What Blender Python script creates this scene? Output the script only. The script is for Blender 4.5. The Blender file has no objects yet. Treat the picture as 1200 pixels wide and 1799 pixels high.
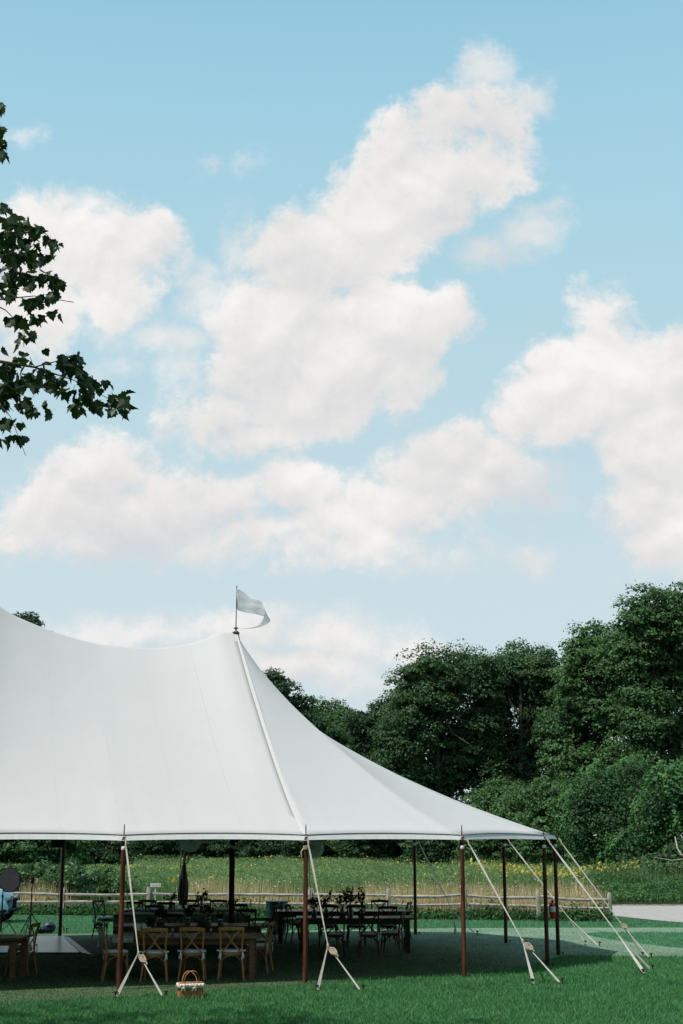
import bpy, math, random
import numpy as np
from mathutils import Vector, Matrix
rng = np.random.default_rng(7)
random.seed(7)
PI = math.pi
S = bpy.context.scene
COL = S.collection

# ---------------------------------------------------------------- camera
F, HC = 2499.0, 2.4
TH = math.atan(570.5 / F)
cam = bpy.data.objects.new('camera', bpy.data.cameras.new('camera'))
COL.objects.link(cam)
cam.location = (0, 0, HC)
cam.rotation_euler = (PI / 2 + TH, 0, 0)
cam.data.sensor_fit = 'VERTICAL'
cam.data.sensor_height = 36.0
cam.data.lens = F / 1799.0 * 36.0
cam.data.clip_end = 6000
S.camera = cam
S.view_settings.view_transform = 'Standard'
S.view_settings.look = 'None'
S.view_settings.exposure = 0.0
S.view_settings.gamma = 1.0


def ray(px, py):
    x = (px - 600) / F
    v = -(py - 899.5) / F
    return (x, math.cos(TH) - v * math.sin(TH), math.sin(TH) + v * math.cos(TH))


def G(px, py, z=0.0):            # the point of the level plane z seen at a photo pixel
    r = ray(px, py)
    t = (z - HC) / r[2]
    return Vector((r[0] * t, r[1] * t, z))


def P(px, py, Y):                # the point at distance Y seen at a photo pixel
    r = ray(px, py)
    t = Y / r[1]
    return Vector((r[0] * t, Y, HC + r[2] * t))


def proj(p):
    y = p[1] * math.cos(TH) + (p[2] - HC) * math.sin(TH)
    z = -p[1] * math.sin(TH) + (p[2] - HC) * math.cos(TH)
    return 600 + F * p[0] / y, 899.5 - F * z / y


# ---------------------------------------------------------------- sun and sky
SUN = Vector((-1.25, -0.80, 2.15)).normalized()
el = math.asin(SUN.z)
sun = bpy.data.objects.new('sun', bpy.data.lights.new('sun', 'SUN'))
COL.objects.link(sun)
sun.rotation_euler = SUN.to_track_quat('Z', 'Y').to_euler()
sun.data.energy = 5.0
sun.data.angle = math.radians(0.55)
sun.data.color = (1.0, 0.945, 0.86)

W = bpy.data.worlds.new('World')
S.world = W
W.use_nodes = True
wt = W.node_tree
wt.nodes.clear()


def nd(t, typ, **kw):
    n = t.nodes.new(typ)
    for k, v in kw.items():
        setattr(n, k, v)
    return n


def mth(t, op, a, b=None, c=None, clamp=False):
    n = nd(t, 'ShaderNodeMath', operation=op, use_clamp=clamp)
    for i, x in enumerate((a, b, c)):
        if x is None:
            continue
        if isinstance(x, (int, float)):
            n.inputs[i].default_value = x
        else:
            t.links.new(x, n.inputs[i])
    return n.outputs[0]


def smooth(t, x, lo, hi, a=0.0, b=1.0):
    n = nd(t, 'ShaderNodeMapRange', interpolation_type='SMOOTHSTEP')
    t.links.new(x, n.inputs[0])
    for i, v in zip((1, 2, 3, 4), (lo, hi, a, b)):
        n.inputs[i].default_value = v
    return n.outputs[0]


def noise(t, vec, scale, detail=6, rough=0.55, lac=2.0, dist=0.0, out=0):
    n = nd(t, 'ShaderNodeTexNoise')
    n.inputs['Scale'].default_value = scale
    n.inputs['Detail'].default_value = detail
    n.inputs['Roughness'].default_value = rough
    n.inputs['Lacunarity'].default_value = lac
    n.inputs['Distortion'].default_value = dist
    if vec is not None:
        t.links.new(vec, n.inputs['Vector'])
    return n.outputs[out]


def uv_of(px, py):
    r = ray(px, py)
    return Vector((r[0] / r[1], r[2] / r[1], 0))


# clouds: (centre x, centre y, rx, ry, angle) on the sky in front
THICK = [
    (405, 715, 130, 55, 6), (520, 690, 150, 85, 12), (600, 640, 175, 105, 30), (500, 590, 130, 110, 40),
    (680, 590, 110, 105, 40), (700, 660, 70, 75, 55), (778, 552, 66, 58, 20), (580, 455, 150, 95, 25), (660, 400, 140, 105, 40),
    (700, 250, 62, 66, 30), (735, 330, 120, 110, 45), (800, 225, 95, 62, 15), (850, 300, 95, 75, 30), (880, 220, 60, 60, 0),
    (500, 440, 100, 62, 10), (430, 560, 66, 100, 10), (350, 730, 80, 42, 0), (460, 742, 140, 56, 4), (600, 720, 100, 60, 20), (420, 640, 70, 60, 0),
    (1150, 800, 110, 100, 0), (1180, 950, 100, 60, 0), (1000, 740, 90, 50, 15), (820, 850, 100, 55, 15), (560, 960, 190, 36, 0), (140, 950, 160, 34, 0),
    (60, 420, 105, 85, 0), (160, 430, 110, 85, 0), (255, 415, 72, 68, 0), (200, 520, 95, 65, 0), (60, 540, 110, 85, 0),
    (165, 820, 120, 85, 8), (90, 880, 90, 80, 0), (200, 905, 170, 70, 0), (30, 935, 90, 36, 0), (310, 880, 110, 66, 0),
    (400, 880, 70, 60, 0), (520, 865, 95, 62, 0), (600, 920, 120, 52, 0), (480, 935, 200, 38, 0), (700, 880, 120, 70, 15),
    (790, 790, 95, 62, 22), (660, 940, 90, 50, 0), (870, 800, 90, 62, 12), (740, 830, 110, 66, 15),
    (930, 700, 85, 60, 30), (1000, 665, 85, 82, 40), (1062, 570, 56, 76, 0), (1080, 660, 110, 110, 0), (1170, 650, 80, 95, 0),
    (420, 1110, 150, 30, 4), (260, 1128, 120, 24, 0), (590, 1118, 110, 44, 0), (700, 1150, 80, 30, -6), (500, 1180, 150, 40, 0),
    (1140, 740, 110, 70, 10), (1130, 870, 95, 75, 20), (1180, 800, 80, 90, 0), (1200, 930, 90, 62, 0), (1240, 700, 90, 120, 0),
]
THIN = [
    (860, 130, 52, 62, -30), (925, 175, 55, 40, -20), (925, 410, 78, 42, 12), (980, 360, 30, 40, 0), (405, 430, 38, 62, -10),
    (860, 430, 60, 42, 0), (300, 590, 95, 42, -8), (345, 480, 45, 40, 0), (140, 350, 60, 30, 10),
    (216, 643, 34, 14, 8), (366, 292, 26, 18, -20), (430, 298, 16, 22, -30),
    (275, 1010, 44, 22, 0), (930, 978, 48, 30, -12), (855, 938, 26, 16, 0), (945, 912, 14, 12, 0), (330, 770, 60, 25, 0),
    (430, 1105, 200, 42, 4), (240, 1125, 190, 38, 0), (590, 1115, 140, 58, 0), (720, 1150, 110, 42, -6), (520, 1180, 220, 52, 0),
    (650, 1215, 130, 36, 0), (30, 620, 80, 40, 0), (1190, 990, 90, 30, 0), (300, 965, 220, 40, 0), (640, 975, 230, 36, 0), (930, 840, 80, 60, 0), (360, 520, 60, 50, 0), (330, 640, 60, 50, 0), (20, 250, 30, 14, 0),
]


def field_group(name, lst):
    g = bpy.data.node_groups.new(name, 'ShaderNodeTree')
    g.interface.new_socket('P', in_out='INPUT', socket_type='NodeSocketVector')
    g.interface.new_socket('D', in_out='OUTPUT', socket_type='NodeSocketFloat')
    gi = nd(g, 'NodeGroupInput')
    go = nd(g, 'NodeGroupOutput')
    cur = None
    for (cx, cy, rx, ry, an) in lst:
        c = uv_of(cx, cy)
        kx = (uv_of(cx + 1, cy) - c).length
        ky = (uv_of(cx, cy - 1) - c).length
        mp = nd(g, 'ShaderNodeMapping', vector_type='TEXTURE')
        mp.inputs['Location'].default_value = c
        mp.inputs['Rotation'].default_value = (0, 0, math.radians(an))
        mp.inputs['Scale'].default_value = (rx * kx, ry * ky, 1)
        if cur is None:
            g.links.new(gi.outputs[0], mp.inputs[0])
        else:                        # chained, so that the shader evaluates one lobe after the other
            ch = nd(g, 'ShaderNodeVectorMath', operation='MULTIPLY_ADD')
            g.links.new(cur, ch.inputs[0])
            ch.inputs[1].default_value = (1e-7, 1e-7, 0)
            g.links.new(gi.outputs[0], ch.inputs[2])
            g.links.new(ch.outputs[0], mp.inputs[0])
        ln = nd(g, 'ShaderNodeVectorMath', operation='LENGTH')
        g.links.new(mp.outputs[0], ln.inputs[0])
        k = min(rx, ry) / 60.0
        v = mth(g, 'MULTIPLY_ADD', ln.outputs['Value'], -k, k)
        cur = v if cur is None else mth(g, 'SMOOTH_MAX', cur, v, 0.18)
    g.links.new(cur, go.inputs[0])
    return g


tc = nd(wt, 'ShaderNodeTexCoord')
sep = nd(wt, 'ShaderNodeSeparateXYZ')
wt.links.new(tc.outputs['Generated'], sep.inputs[0])
dx, dy, dz = sep.outputs
ys = mth(wt, 'MAXIMUM', dy, 0.05)
cmb = nd(wt, 'ShaderNodeCombineXYZ')
wt.links.new(mth(wt, 'DIVIDE', dx, ys), cmb.inputs[0])
wt.links.new(mth(wt, 'DIVIDE', dz, ys), cmb.inputs[1])
uv = cmb.outputs[0]
g1 = field_group('cumulus_field', THICK)
g2 = field_group('wisp_field', THIN)


def vadd(t, a, b):
    n = nd(t, 'ShaderNodeVectorMath', operation='ADD')
    t.links.new(a, n.inputs[0])
    if isinstance(b, tuple):
        n.inputs[1].default_value = b
    else:
        t.links.new(b, n.inputs[1])
    return n.outputs[0]


def warp(t, p, scale, amt, detail):
    c = noise(t, p, scale, detail, 0.6, out=1)
    n = nd(t, 'ShaderNodeVectorMath', operation='SUBTRACT')
    t.links.new(c, n.inputs[0])
    n.inputs[1].default_value = (0.5, 0.5, 0.5)
    m = nd(t, 'ShaderNodeVectorMath', operation='SCALE')
    t.links.new(n.outputs[0], m.inputs[0])
    m.inputs['Scale'].default_value = amt
    f = nd(t, 'ShaderNodeVectorMath', operation='MULTIPLY')
    t.links.new(m.outputs[0], f.inputs[0])
    f.inputs[1].default_value = (1, 1, 0)
    return vadd(t, p, f.outputs[0])


def cloud_field(p):
    """thick and thin cloud amounts at a place p of the sky in front"""
    q = warp(wt, p, 10.0, 0.060, 9)
    a = nd(wt, 'ShaderNodeGroup')
    a.node_tree = g1
    wt.links.new(q, a.inputs[0])
    n1 = noise(wt, p, 15.0, 10, 0.66, 2.05)
    bl = noise(wt, q, 42.0, 9, 0.68)
    nn = mth(wt, 'MULTIPLY_ADD', n1, 2.1, -0.97)
    nn = mth(wt, 'MULTIPLY_ADD', bl, 1.3, mth(wt, 'ADD', nn, -0.62))
    return mth(wt, 'ADD', a.outputs[0], nn), q, n1


fA, q, n1 = cloud_field(uv)
fB, _, _ = cloud_field(vadd(wt, uv, (-0.003, 0.011, 0)))
fC = noise(wt, uv, 7.0, 4, 0.5)
b = nd(wt, 'ShaderNodeGroup')
b.node_tree = g2
wt.links.new(q, b.inputs[0])
fT = mth(wt, 'ADD', b.outputs[0], mth(wt, 'MULTIPLY_ADD', noise(wt, uv, 24.0, 9, 0.66), 2.2, -1.12))
dens1 = smooth(wt, fA, -0.08, 0.62)
dens2 = smooth(wt, fT, -0.25, 0.75, 0.0, 0.80)
dens = mth(wt, 'SUBTRACT', 1.0, mth(wt, 'MULTIPLY', mth(wt, 'SUBTRACT', 1.0, dens1), mth(wt, 'SUBTRACT', 1.0, dens2)))
# scattered cumulus over the rest of the sky
dzc = mth(wt, 'ADD', mth(wt, 'ABSOLUTE', dz), 0.18)
cm2 = nd(wt, 'ShaderNodeCombineXYZ')
wt.links.new(mth(wt, 'DIVIDE', dx, dzc), cm2.inputs[0])
wt.links.new(mth(wt, 'DIVIDE', dy, dzc), cm2.inputs[1])
gen = smooth(wt, noise(wt, cm2.outputs[0], 1.3, 9, 0.58), 0.50, 0.63, 0.0, 0.95)
au = mth(wt, 'ABSOLUTE', mth(wt, 'DIVIDE', dx, ys))
side = smooth(wt, au, 0.27, 0.42)
topm = smooth(wt, mth(wt, 'DIVIDE', dz, ys), 0.66, 0.85)
outm = mth(wt, 'MAXIMUM', side, topm)
inm = mth(wt, 'SUBTRACT', 1.0, outm)
dens = mth(wt, 'ADD', mth(wt, 'MULTIPLY', dens, inm), mth(wt, 'MULTIPLY', gen, outm))
# relief: how much thicker the cloud is here than a little towards the sun
rel = mth(wt, 'SUBTRACT', fA, fB)
rel = mth(wt, 'MINIMUM', mth(wt, 'MAXIMUM', rel, -0.5), 0.7)
shade = mth(wt, 'MULTIPLY_ADD', rel, 0.34, mth(wt, 'MULTIPLY_ADD', fC, 1.7, -0.32))
shade = mth(wt, 'MULTIPLY_ADD', n1, -0.15, mth(wt, 'ADD', shade, 0.08), clamp=True)
shade = mth(wt, 'ADD', mth(wt, 'MULTIPLY', shade, inm), mth(wt, 'MULTIPLY', outm, 0.55))
cr = nd(wt, 'ShaderNodeValToRGB')
wt.links.new(shade, cr.inputs[0])
e = cr.color_ramp.elements
e[0].position, e[0].color = 0.05, (0.66, 0.67, 0.695, 1)
e[1].position, e[1].color = 0.88, (0.93, 0.92, 0.90, 1)
m_ = cr.color_ramp.elements.new(0.55)
m_.color = (0.82, 0.812, 0.80, 1)

sky = nd(wt, 'ShaderNodeTexSky', sky_type='NISHITA')
sky.sun_disc = False
sky.sun_elevation = el
sky.sun_rotation = math.atan2(SUN.x, SUN.y) % (2 * PI)
sky.air_density = 1.0
sky.dust_density = 1.0
sky.ozone_density = 1.0
WS = 0.1


def rgbmix(t, typ, fac, a, b_):
    n = nd(t, 'ShaderNodeMixRGB', blend_type=typ)
    for i, x in enumerate((fac, a, b_)):
        if isinstance(x, (int, float)):
            n.inputs[i].default_value = x
        elif isinstance(x, tuple):
            n.inputs[i].default_value = x
        else:
            t.links.new(x, n.inputs[i])
    return n.outputs[0]


# summer haze: the clear sky pales towards the horizon
hz = smooth(wt, dz, 0.45, 0.95, 0.95, 0.35)
skyc = rgbmix(wt, 'MULTIPLY', 1.0, sky.outputs[0], (1.0, 1.0, 1.0, 1))
hcol = nd(wt, 'ShaderNodeValToRGB')
wt.links.new(dz, hcol.inputs[0])
he = hcol.color_ramp.elements
he[0].position, he[0].color = 0.16, (0.62, 0.75, 0.80, 1)
he[1].position, he[1].color = 0.54, (0.315, 0.61, 0.78, 1)
hm = hcol.color_ramp.elements.new(0.40)
hm.color = (0.43, 0.68, 0.79, 1)
sc1 = nd(wt, 'ShaderNodeVectorMath', operation='SCALE')
wt.links.new(hcol.outputs[0], sc1.inputs[0])
sc1.inputs['Scale'].default_value = 1.0 / WS
skyc = rgbmix(wt, 'MIX', hz, skyc, sc1.outputs[0])
sc2 = nd(wt, 'ShaderNodeVectorMath', operation='SCALE')
wt.links.new(cr.outputs[0], sc2.inputs[0])
sc2.inputs['Scale'].default_value = 1.0 / WS
fin = rgbmix(wt, 'MIX', dens, skyc, sc2.outputs[0])
bg = nd(wt, 'ShaderNodeBackground')
bg.inputs[1].default_value = WS
wt.links.new(fin, bg.inputs[0])
wo = nd(wt, 'ShaderNodeOutputWorld')
wt.links.new(bg.outputs[0], wo.inputs[0])
W.cycles.sampling_method = 'MANUAL'
W.cycles.sample_map_resolution = 512


# ---------------------------------------------------------------- materials
def mat(name, c, rough=0.7, var=0.25, scale=8.0, bump=0.0, bscale=40.0, metal=0.0, c2=None, stretch=None, spec=0.3, island=0.0):
    m = bpy.data.materials.new(name)
    m.use_nodes = True
    t = m.node_tree
    p = t.nodes['Principled BSDF']
    co = nd(t, 'ShaderNodeTexCoord').outputs['Object']
    if stretch:
        mp = nd(t, 'ShaderNodeMapping')
        mp.inputs['Scale'].default_value = stretch
        t.links.new(co, mp.inputs[0])
        co = mp.outputs[0]
    n = noise(t, co, scale, 5, 0.6)
    c2 = c2 or tuple(x * (1 - var) for x in c)
    c1 = tuple(min(1, x * (1 + var)) for x in c)
    f = smooth(t, n, 0.3, 0.7)
    col = rgbmix(t, 'MIX', f, (*c2, 1), (*c1, 1))
    if island:
        gi = nd(t, 'ShaderNodeNewGeometry')
        col2 = rgbmix(t, 'MULTIPLY', 1.0, col, (1, 1, 1, 1))
        hs = nd(t, 'ShaderNodeHueSaturation')
        t.links.new(col2, hs.inputs['Color'])
        t.links.new(mth(t, 'MULTIPLY_ADD', gi.outputs['Random Per Island'], 2 * island, 1 - island), hs.inputs['Value'])
        t.links.new(mth(t, 'MULTIPLY_ADD', gi.outputs['Random Per Island'], 0.05, 0.475), hs.inputs['Hue'])
        col = hs.outputs[0]
    t.links.new(col, p.inputs['Base Color'])
    p.inputs['Roughness'].default_value = rough
    p.inputs['Metallic'].default_value = metal
    p.inputs['Specular IOR Level'].default_value = spec
    if bump:
        bn = nd(t, 'ShaderNodeBump')
        bn.inputs['Strength'].default_value = bump
        bn.inputs['Distance'].default_value = 0.01
        t.links.new(noise(t, co, bscale, 6, 0.65), bn.inputs['Height'])
        t.links.new(bn.outputs[0], p.inputs['Normal'])
    return m


def leafmat(name, c, c2, trans=0.3, rough=0.55, spec=0.25, vscale=0.35, vrange=0.45):
    """leaves: varied per leaf and per clump, a little light passes through"""
    m = bpy.data.materials.new(name)
    m.use_nodes = True
    t = m.node_tree
    p = t.nodes['Principled BSDF']
    out = t.nodes['Material Output']
    gi = nd(t, 'ShaderNodeNewGeometry')
    co = nd(t, 'ShaderNodeTexCoord').outputs['Object']
    n = noise(t, co, vscale, 4, 0.6)
    col = rgbmix(t, 'MIX', smooth(t, n, 0.32, 0.68), (*c, 1), (*c2, 1))
    hs = nd(t, 'ShaderNodeHueSaturation')
    t.links.new(col, hs.inputs['Color'])
    t.links.new(mth(t, 'MULTIPLY_ADD', gi.outputs['Random Per Island'], 2 * vrange, 1 - vrange), hs.inputs['Value'])
    rr = mth(t, 'FRACT', mth(t, 'MULTIPLY', gi.outputs['Random Per Island'], 37.0))
    t.links.new(mth(t, 'MULTIPLY_ADD', rr, 0.05, 0.475), hs.inputs['Hue'])
    t.links.new(hs.outputs[0], p.inputs['Base Color'])
    p.inputs['Roughness'].default_value = rough
    p.inputs['Specular IOR Level'].default_value = spec
    if trans:
        tr = nd(t, 'ShaderNodeBsdfTranslucent')
        br = rgbmix(t, 'MULTIPLY', 1.0, hs.outputs[0], (1.3, 1.5, 0.7, 1))
        t.links.new(br, tr.inputs[0])
        mx = nd(t, 'ShaderNodeMixShader')
        mx.inputs[0].default_value = trans
        t.links.new(p.outputs[0], mx.inputs[1])
        t.links.new(tr.outputs[0], mx.inputs[2])
        t.links.new(mx.outputs[0], out.inputs[0])
    return m


def canvas_mat():
    m = mat('sailcloth', (0.440, 0.444, 0.446), 0.8, 0.012, 0.8, 0.10, 260.0)
    t = m.node_tree
    p = t.nodes['Principled BSDF']
    co = nd(t, 'ShaderNodeTexCoord').outputs['Object']
    # faint stains running down the cloth and long soft wrinkles
    mp = nd(t, 'ShaderNodeMapping')
    mp.inputs['Scale'].default_value = (3.0, 3.0, 0.5)
    t.links.new(co, mp.inputs[0])
    st = noise(t, mp.outputs[0], 1.6, 6, 0.65)
    wv = noise(t, mp.outputs[0], 0.5, 3, 0.5)
    old = p.inputs['Base Color'].links[0].from_socket
    c = rgbmix(t, 'MULTIPLY', smooth(t, st, 0.58, 0.8, 0.0, 0.22), old, (0.90, 0.90, 0.87, 1))
    t.links.new(c, p.inputs['Base Color'])
    bn = [x for x in t.nodes if x.type == 'BUMP'][0]
    b2 = nd(t, 'ShaderNodeBump')
    b2.inputs['Strength'].default_value = 0.10
    b2.inputs['Distance'].default_value = 0.12
    t.links.new(wv, b2.inputs['Height'])
    t.links.new(bn.outputs[0], b2.inputs['Normal'])
    t.links.new(b2.outputs[0], p.inputs['Normal'])
    p.inputs['Specular IOR Level'].default_value = 0.15
    return m


M = dict(
    canvas=canvas_mat(),
    hem=mat('hem_tape', (0.60, 0.61, 0.61), 0.8, 0.06, 12),
    seam=mat('seam_webbing', (0.50, 0.495, 0.485), 0.7, 0.05, 20, 0.2, 80),
    cord=mat('dark_edge_cord', (0.05, 0.055, 0.055), 0.8, 0.2),
    pole=mat('stained_pole_wood', (0.080, 0.026, 0.014), 0.6, 0.55, 3, 0.2, 30, stretch=(8, 8, 0.6), spec=0.2),
    iron=mat('rusty_iron', (0.045, 0.025, 0.018), 0.8, 0.4, 30, 0.4, 60),
    strap=mat('white_webbing', (0.46, 0.44, 0.39), 0.8, 0.12, 15, 0.3, 150),
    rope=mat('cream_rope', (0.42, 0.36, 0.27), 0.9, 0.2, 60, 0.6, 120),
    tape=mat('white_tape', (0.72, 0.72, 0.72), 0.6, 0.05),
    flag=mat('white_pennant_cloth', (0.84, 0.85, 0.85), 0.8, 0.04, 5, 0.2, 60, stretch=(1, 1, 9)),
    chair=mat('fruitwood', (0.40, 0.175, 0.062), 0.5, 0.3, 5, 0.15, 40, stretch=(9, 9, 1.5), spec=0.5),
    shadedchair=mat('shaded_chair_wood', (0.075, 0.032, 0.014), 0.5, 0.3, 5, 0.15, 40, stretch=(9, 9, 1.5), spec=0.4),  # chair wood darkened so its colour carries the shade under the tent
    cushion=mat('ivory_cushion', (0.68, 0.68, 0.70), 0.9, 0.06, 20, 0.3, 30),
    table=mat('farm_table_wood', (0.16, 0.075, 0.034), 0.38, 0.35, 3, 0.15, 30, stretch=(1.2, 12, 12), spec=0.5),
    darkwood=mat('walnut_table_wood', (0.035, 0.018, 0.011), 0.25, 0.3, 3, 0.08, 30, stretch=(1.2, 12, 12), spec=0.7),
    linen=mat('grey_green_linen', (0.36, 0.37, 0.33), 0.9, 0.12, 9, 0.4, 60),
    black=mat('black_plastic', (0.008, 0.008, 0.009), 0.6, 0.2, spec=0.12),
    dgrey=mat('charcoal_fabric', (0.022, 0.024, 0.028), 0.85, 0.2),
    galv=mat('galvanised_steel', (0.10, 0.16, 0.19), 0.38, 0.25, 9, metal=0.6),
    fan=mat('fan_metal', (0.80, 0.84, 0.83), 0.45, 0.1),
    red=mat('extinguisher_red', (0.38, 0.012, 0.012), 0.3, 0.1, spec=0.5),
    white=mat('white_paint', (0.55, 0.55, 0.54), 0.5, 0.05),
    fence=mat('weathered_rail', (0.24, 0.225, 0.20), 0.9, 0.4, 2.2, 0.8, 14, stretch=(1.5, 9, 9)),
    fencep=mat('weathered_post', (0.24, 0.23, 0.21), 0.9, 0.35, 3, 0.8, 14, stretch=(9, 9, 1.5)),
    wicker=mat('honey_wicker', (0.34, 0.14, 0.045), 0.5, 0.3, 14, 0.5, 90),
    gingham=mat('cream_basket_liner', (0.66, 0.60, 0.50), 0.9, 0.15, 40),
    blue=mat('pale_blue_paint', (0.11, 0.27, 0.34), 0.25, 0.1, spec=0.6),
    dblue=mat('dark_blue_nylon', (0.02, 0.045, 0.08), 0.45, 0.2),
    gravel=mat('gravel', (0.31, 0.30, 0.29), 0.95, 0.12, 3, 0.6, 20),
    bark=mat('bark', (0.07, 0.055, 0.042), 0.95, 0.4, 3, 0.9, 10, stretch=(4, 4, 1)),
    palebark=mat('pale_dead_wood', (0.30, 0.28, 0.24), 0.95, 0.3, 3, 0.5, 10),
    floor=mat('dance_floor_laminate', (0.74, 0.76, 0.78), 0.25, 0.1, 2.5, stretch=(1, 14, 1), spec=0.5),
    edge=mat('dance_floor_edge', (0.10, 0.13, 0.14), 0.4, 0.2),
    bulb=mat('frosted_bulb', (0.85, 0.83, 0.74), 0.3, 0.1),
    glass=mat('pressed_glass', (0.10, 0.12, 0.12), 0.12, 0.1, spec=0.7),
    paper=mat('white_paper', (0.72, 0.72, 0.72), 0.8, 0.05),
    yellow=mat('yellow_petals', (0.62, 0.32, 0.02), 0.7, 0.2),
    cream=mat('cream_petals', (0.50, 0.46, 0.38), 0.7, 0.2),
    maroon=mat('dark_red_petals', (0.10, 0.012, 0.012), 0.7, 0.2),
    bouquet=leafmat('bouquet_leaves', (0.02, 0.045, 0.022), (0.035, 0.06, 0.04), 0.2, vscale=6),
)

t = M['flag'].node_tree                        # thin cloth lets the sky light through
tr = nd(t, 'ShaderNodeBsdfTranslucent')
tr.inputs[0].default_value = (0.80, 0.82, 0.83, 1)
mx = nd(t, 'ShaderNodeMixShader')
mx.inputs[0].default_value = 0.2
t.links.new(t.nodes['Principled BSDF'].outputs[0], mx.inputs[1])
t.links.new(tr.outputs[0], mx.inputs[2])
tp = nd(t, 'ShaderNodeBsdfTransparent')        # sheer weave
mx2 = nd(t, 'ShaderNodeMixShader')
mx2.inputs[0].default_value = 0.25
t.links.new(mx.outputs[0], mx2.inputs[1])
t.links.new(tp.outputs[0], mx2.inputs[2])
t.links.new(mx2.outputs[0], t.nodes['Material Output'].inputs[0])


# ---------------------------------------------------------------- mesh helpers
class MB:
    def __init__(self):
        self.v, self.f = [], []

    def add(self, v, f):
        n = len(self.v)
        self.v += [tuple(x) for x in v]
        self.f += [tuple(i + n for i in q) for q in f]
        return self

    def box(self, c, s, rot=None, taper=1.0):
        c = Vector(c)
        v = []
        for z in (-1, 1):
            k = taper if z > 0 else 1
            for x, y in ((-1, -1), (1, -1), (1, 1), (-1, 1)):
                p = Vector((x * s[0] / 2 * k, y * s[1] / 2 * k, z * s[2] / 2))
                if rot:
                    p = rot @ p
                v.append(c + p)
        return self.add(v, [(3, 2, 1, 0), (4, 5, 6, 7), (0, 1, 5, 4), (1, 2, 6, 5), (2, 3, 7, 6), (3, 0, 4, 7)])

    def tube(self, pts, r, n=8, cap=True):
        pts = [Vector(p) for p in pts]
        if not isinstance(r, (list, tuple)):
            r = [r] * len(pts)
        v, f = [], []
        up = Vector((0.13, 0.31, 0.94))
        for i, p in enumerate(pts):
            d = (pts[min(i + 1, len(pts) - 1)] - pts[max(i - 1, 0)]).normalized()
            a = d.cross(up)
            if a.length < 0.05:
                a = d.cross(Vector((1, 0, 0)))
            a.normalize()
            b_ = d.cross(a)
            for k in range(n):
                an = 2 * PI * k / n
                v.append(p + (a * math.cos(an) + b_ * math.sin(an)) * r[i])
        for i in range(len(pts) - 1):
            for k in range(n):
                f.append((i * n + k, i * n + (k + 1) % n, (i + 1) * n + (k + 1) % n, (i + 1) * n + k))
        if cap:
            f.append(tuple(range(n))[::-1])
            f.append(tuple(range((len(pts) - 1) * n, len(pts) * n)))
        return self.add(v, f)

    def strip(self, pts, widths, th, side):
        """a flat strap: rectangular section swept along pts, side = list of width directions"""
        v, f = [], []
        pts = [Vector(p) for p in pts]
        for i, p in enumerate(pts):
            d = (pts[min(i + 1, len(pts) - 1)] - pts[max(i - 1, 0)]).normalized()
            s_ = Vector(side[i] if isinstance(side, list) else side)
            s_ = (s_ - d * s_.dot(d)).normalized()
            n_ = d.cross(s_).normalized()
            w = widths[i] if isinstance(widths, (list, tuple)) else widths
            for a, b_ in ((-1, -1), (1, -1), (1, 1), (-1, 1)):
                v.append(p + s_ * a * w / 2 + n_ * b_ * th / 2)
        for i in range(len(pts) - 1):
            for k in range(4):
                f.append((i * 4 + k, i * 4 + (k + 1) % 4, (i + 1) * 4 + (k + 1) % 4, (i + 1) * 4 + k))
        m = (len(pts) - 1) * 4
        f += [(3, 2, 1, 0), (m, m + 1, m + 2, m + 3)]
        return self.add(v, f)

    def lathe(self, prof, c=(0, 0, 0), n=16, rot=None):
        v, f = [], []
        c = Vector(c)
        for (r, z) in prof:
            for k in range(n):
                a = 2 * PI * k / n
                p = Vector((r * math.cos(a), r * math.sin(a), z))
                if rot:
                    p = rot @ p
                v.append(c + p)
        for i in range(len(prof) - 1):
            for k in range(n):
                f.append((i * n + k, i * n + (k + 1) % n, (i + 1) * n + (k + 1) % n, (i + 1) * n + k))
        f.append(tuple(range(n))[::-1])
        f.append(tuple(range((len(prof) - 1) * n, len(prof) * n)))
        return self.add(v, f)

    def ball(self, c, r, n=8, m=6):
        if not isinstance(r, (tuple, list)):
            r = (r, r, r)
        v, f = [], []
        c = Vector(c)
        for i in range(m + 1):
            th = PI * i / m
            for k in range(n):
                a = 2 * PI * k / n
                s_ = max(math.sin(th), 0.02)
                v.append(c + Vector((r[0] * s_ * math.cos(a), r[1] * s_ * math.sin(a), r[2] * math.cos(th))))
        for i in range(m):
            for k in range(n):
                f.append((i * n + k, (i + 1) * n + k, (i + 1) * n + (k + 1) % n, i * n + (k + 1) % n))
        return self.add(v, f)

    def mesh(self, name, m, smooth_=False):
        me = bpy.data.meshes.new(name)
        me.from_pydata(self.v, [], self.f)
        me.materials.append(m)
        if smooth_:
            me.shade_smooth()
            me.set_sharp_from_angle(angle=math.radians(40))
        me.update()
        return me

    def build(self, name, m, parent=None, smooth_=False, bevel=0.0):
        o = bpy.data.objects.new(name, self.mesh(name, m, smooth_))
        COL.objects.link(o)
        if parent:
            o.parent = parent
        if bevel:
            b_ = o.modifiers.new('bevel', 'BEVEL')
            b_.width = bevel
            b_.segments = 2
        return o


def tag(o, label=None, cat=None, group=None, kind=None):
    if label:
        o['label'] = label
    if cat:
        o['category'] = cat
    if group:
        o['group'] = group
    if kind:
        o['kind'] = kind
    return o


def empty(name, loc=(0, 0, 0), rz=0.0, label=None, cat=None, group=None):
    o = bpy.data.objects.new(name, None)
    COL.objects.link(o)
    o.location = loc
    o.rotation_euler = (0, 0, rz)
    o.empty_display_size = 0.2
    return tag(o, label, cat, group)


KIDS = {}


def kids(o):
    return [c for c in COL.objects if c.parent == o]


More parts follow.
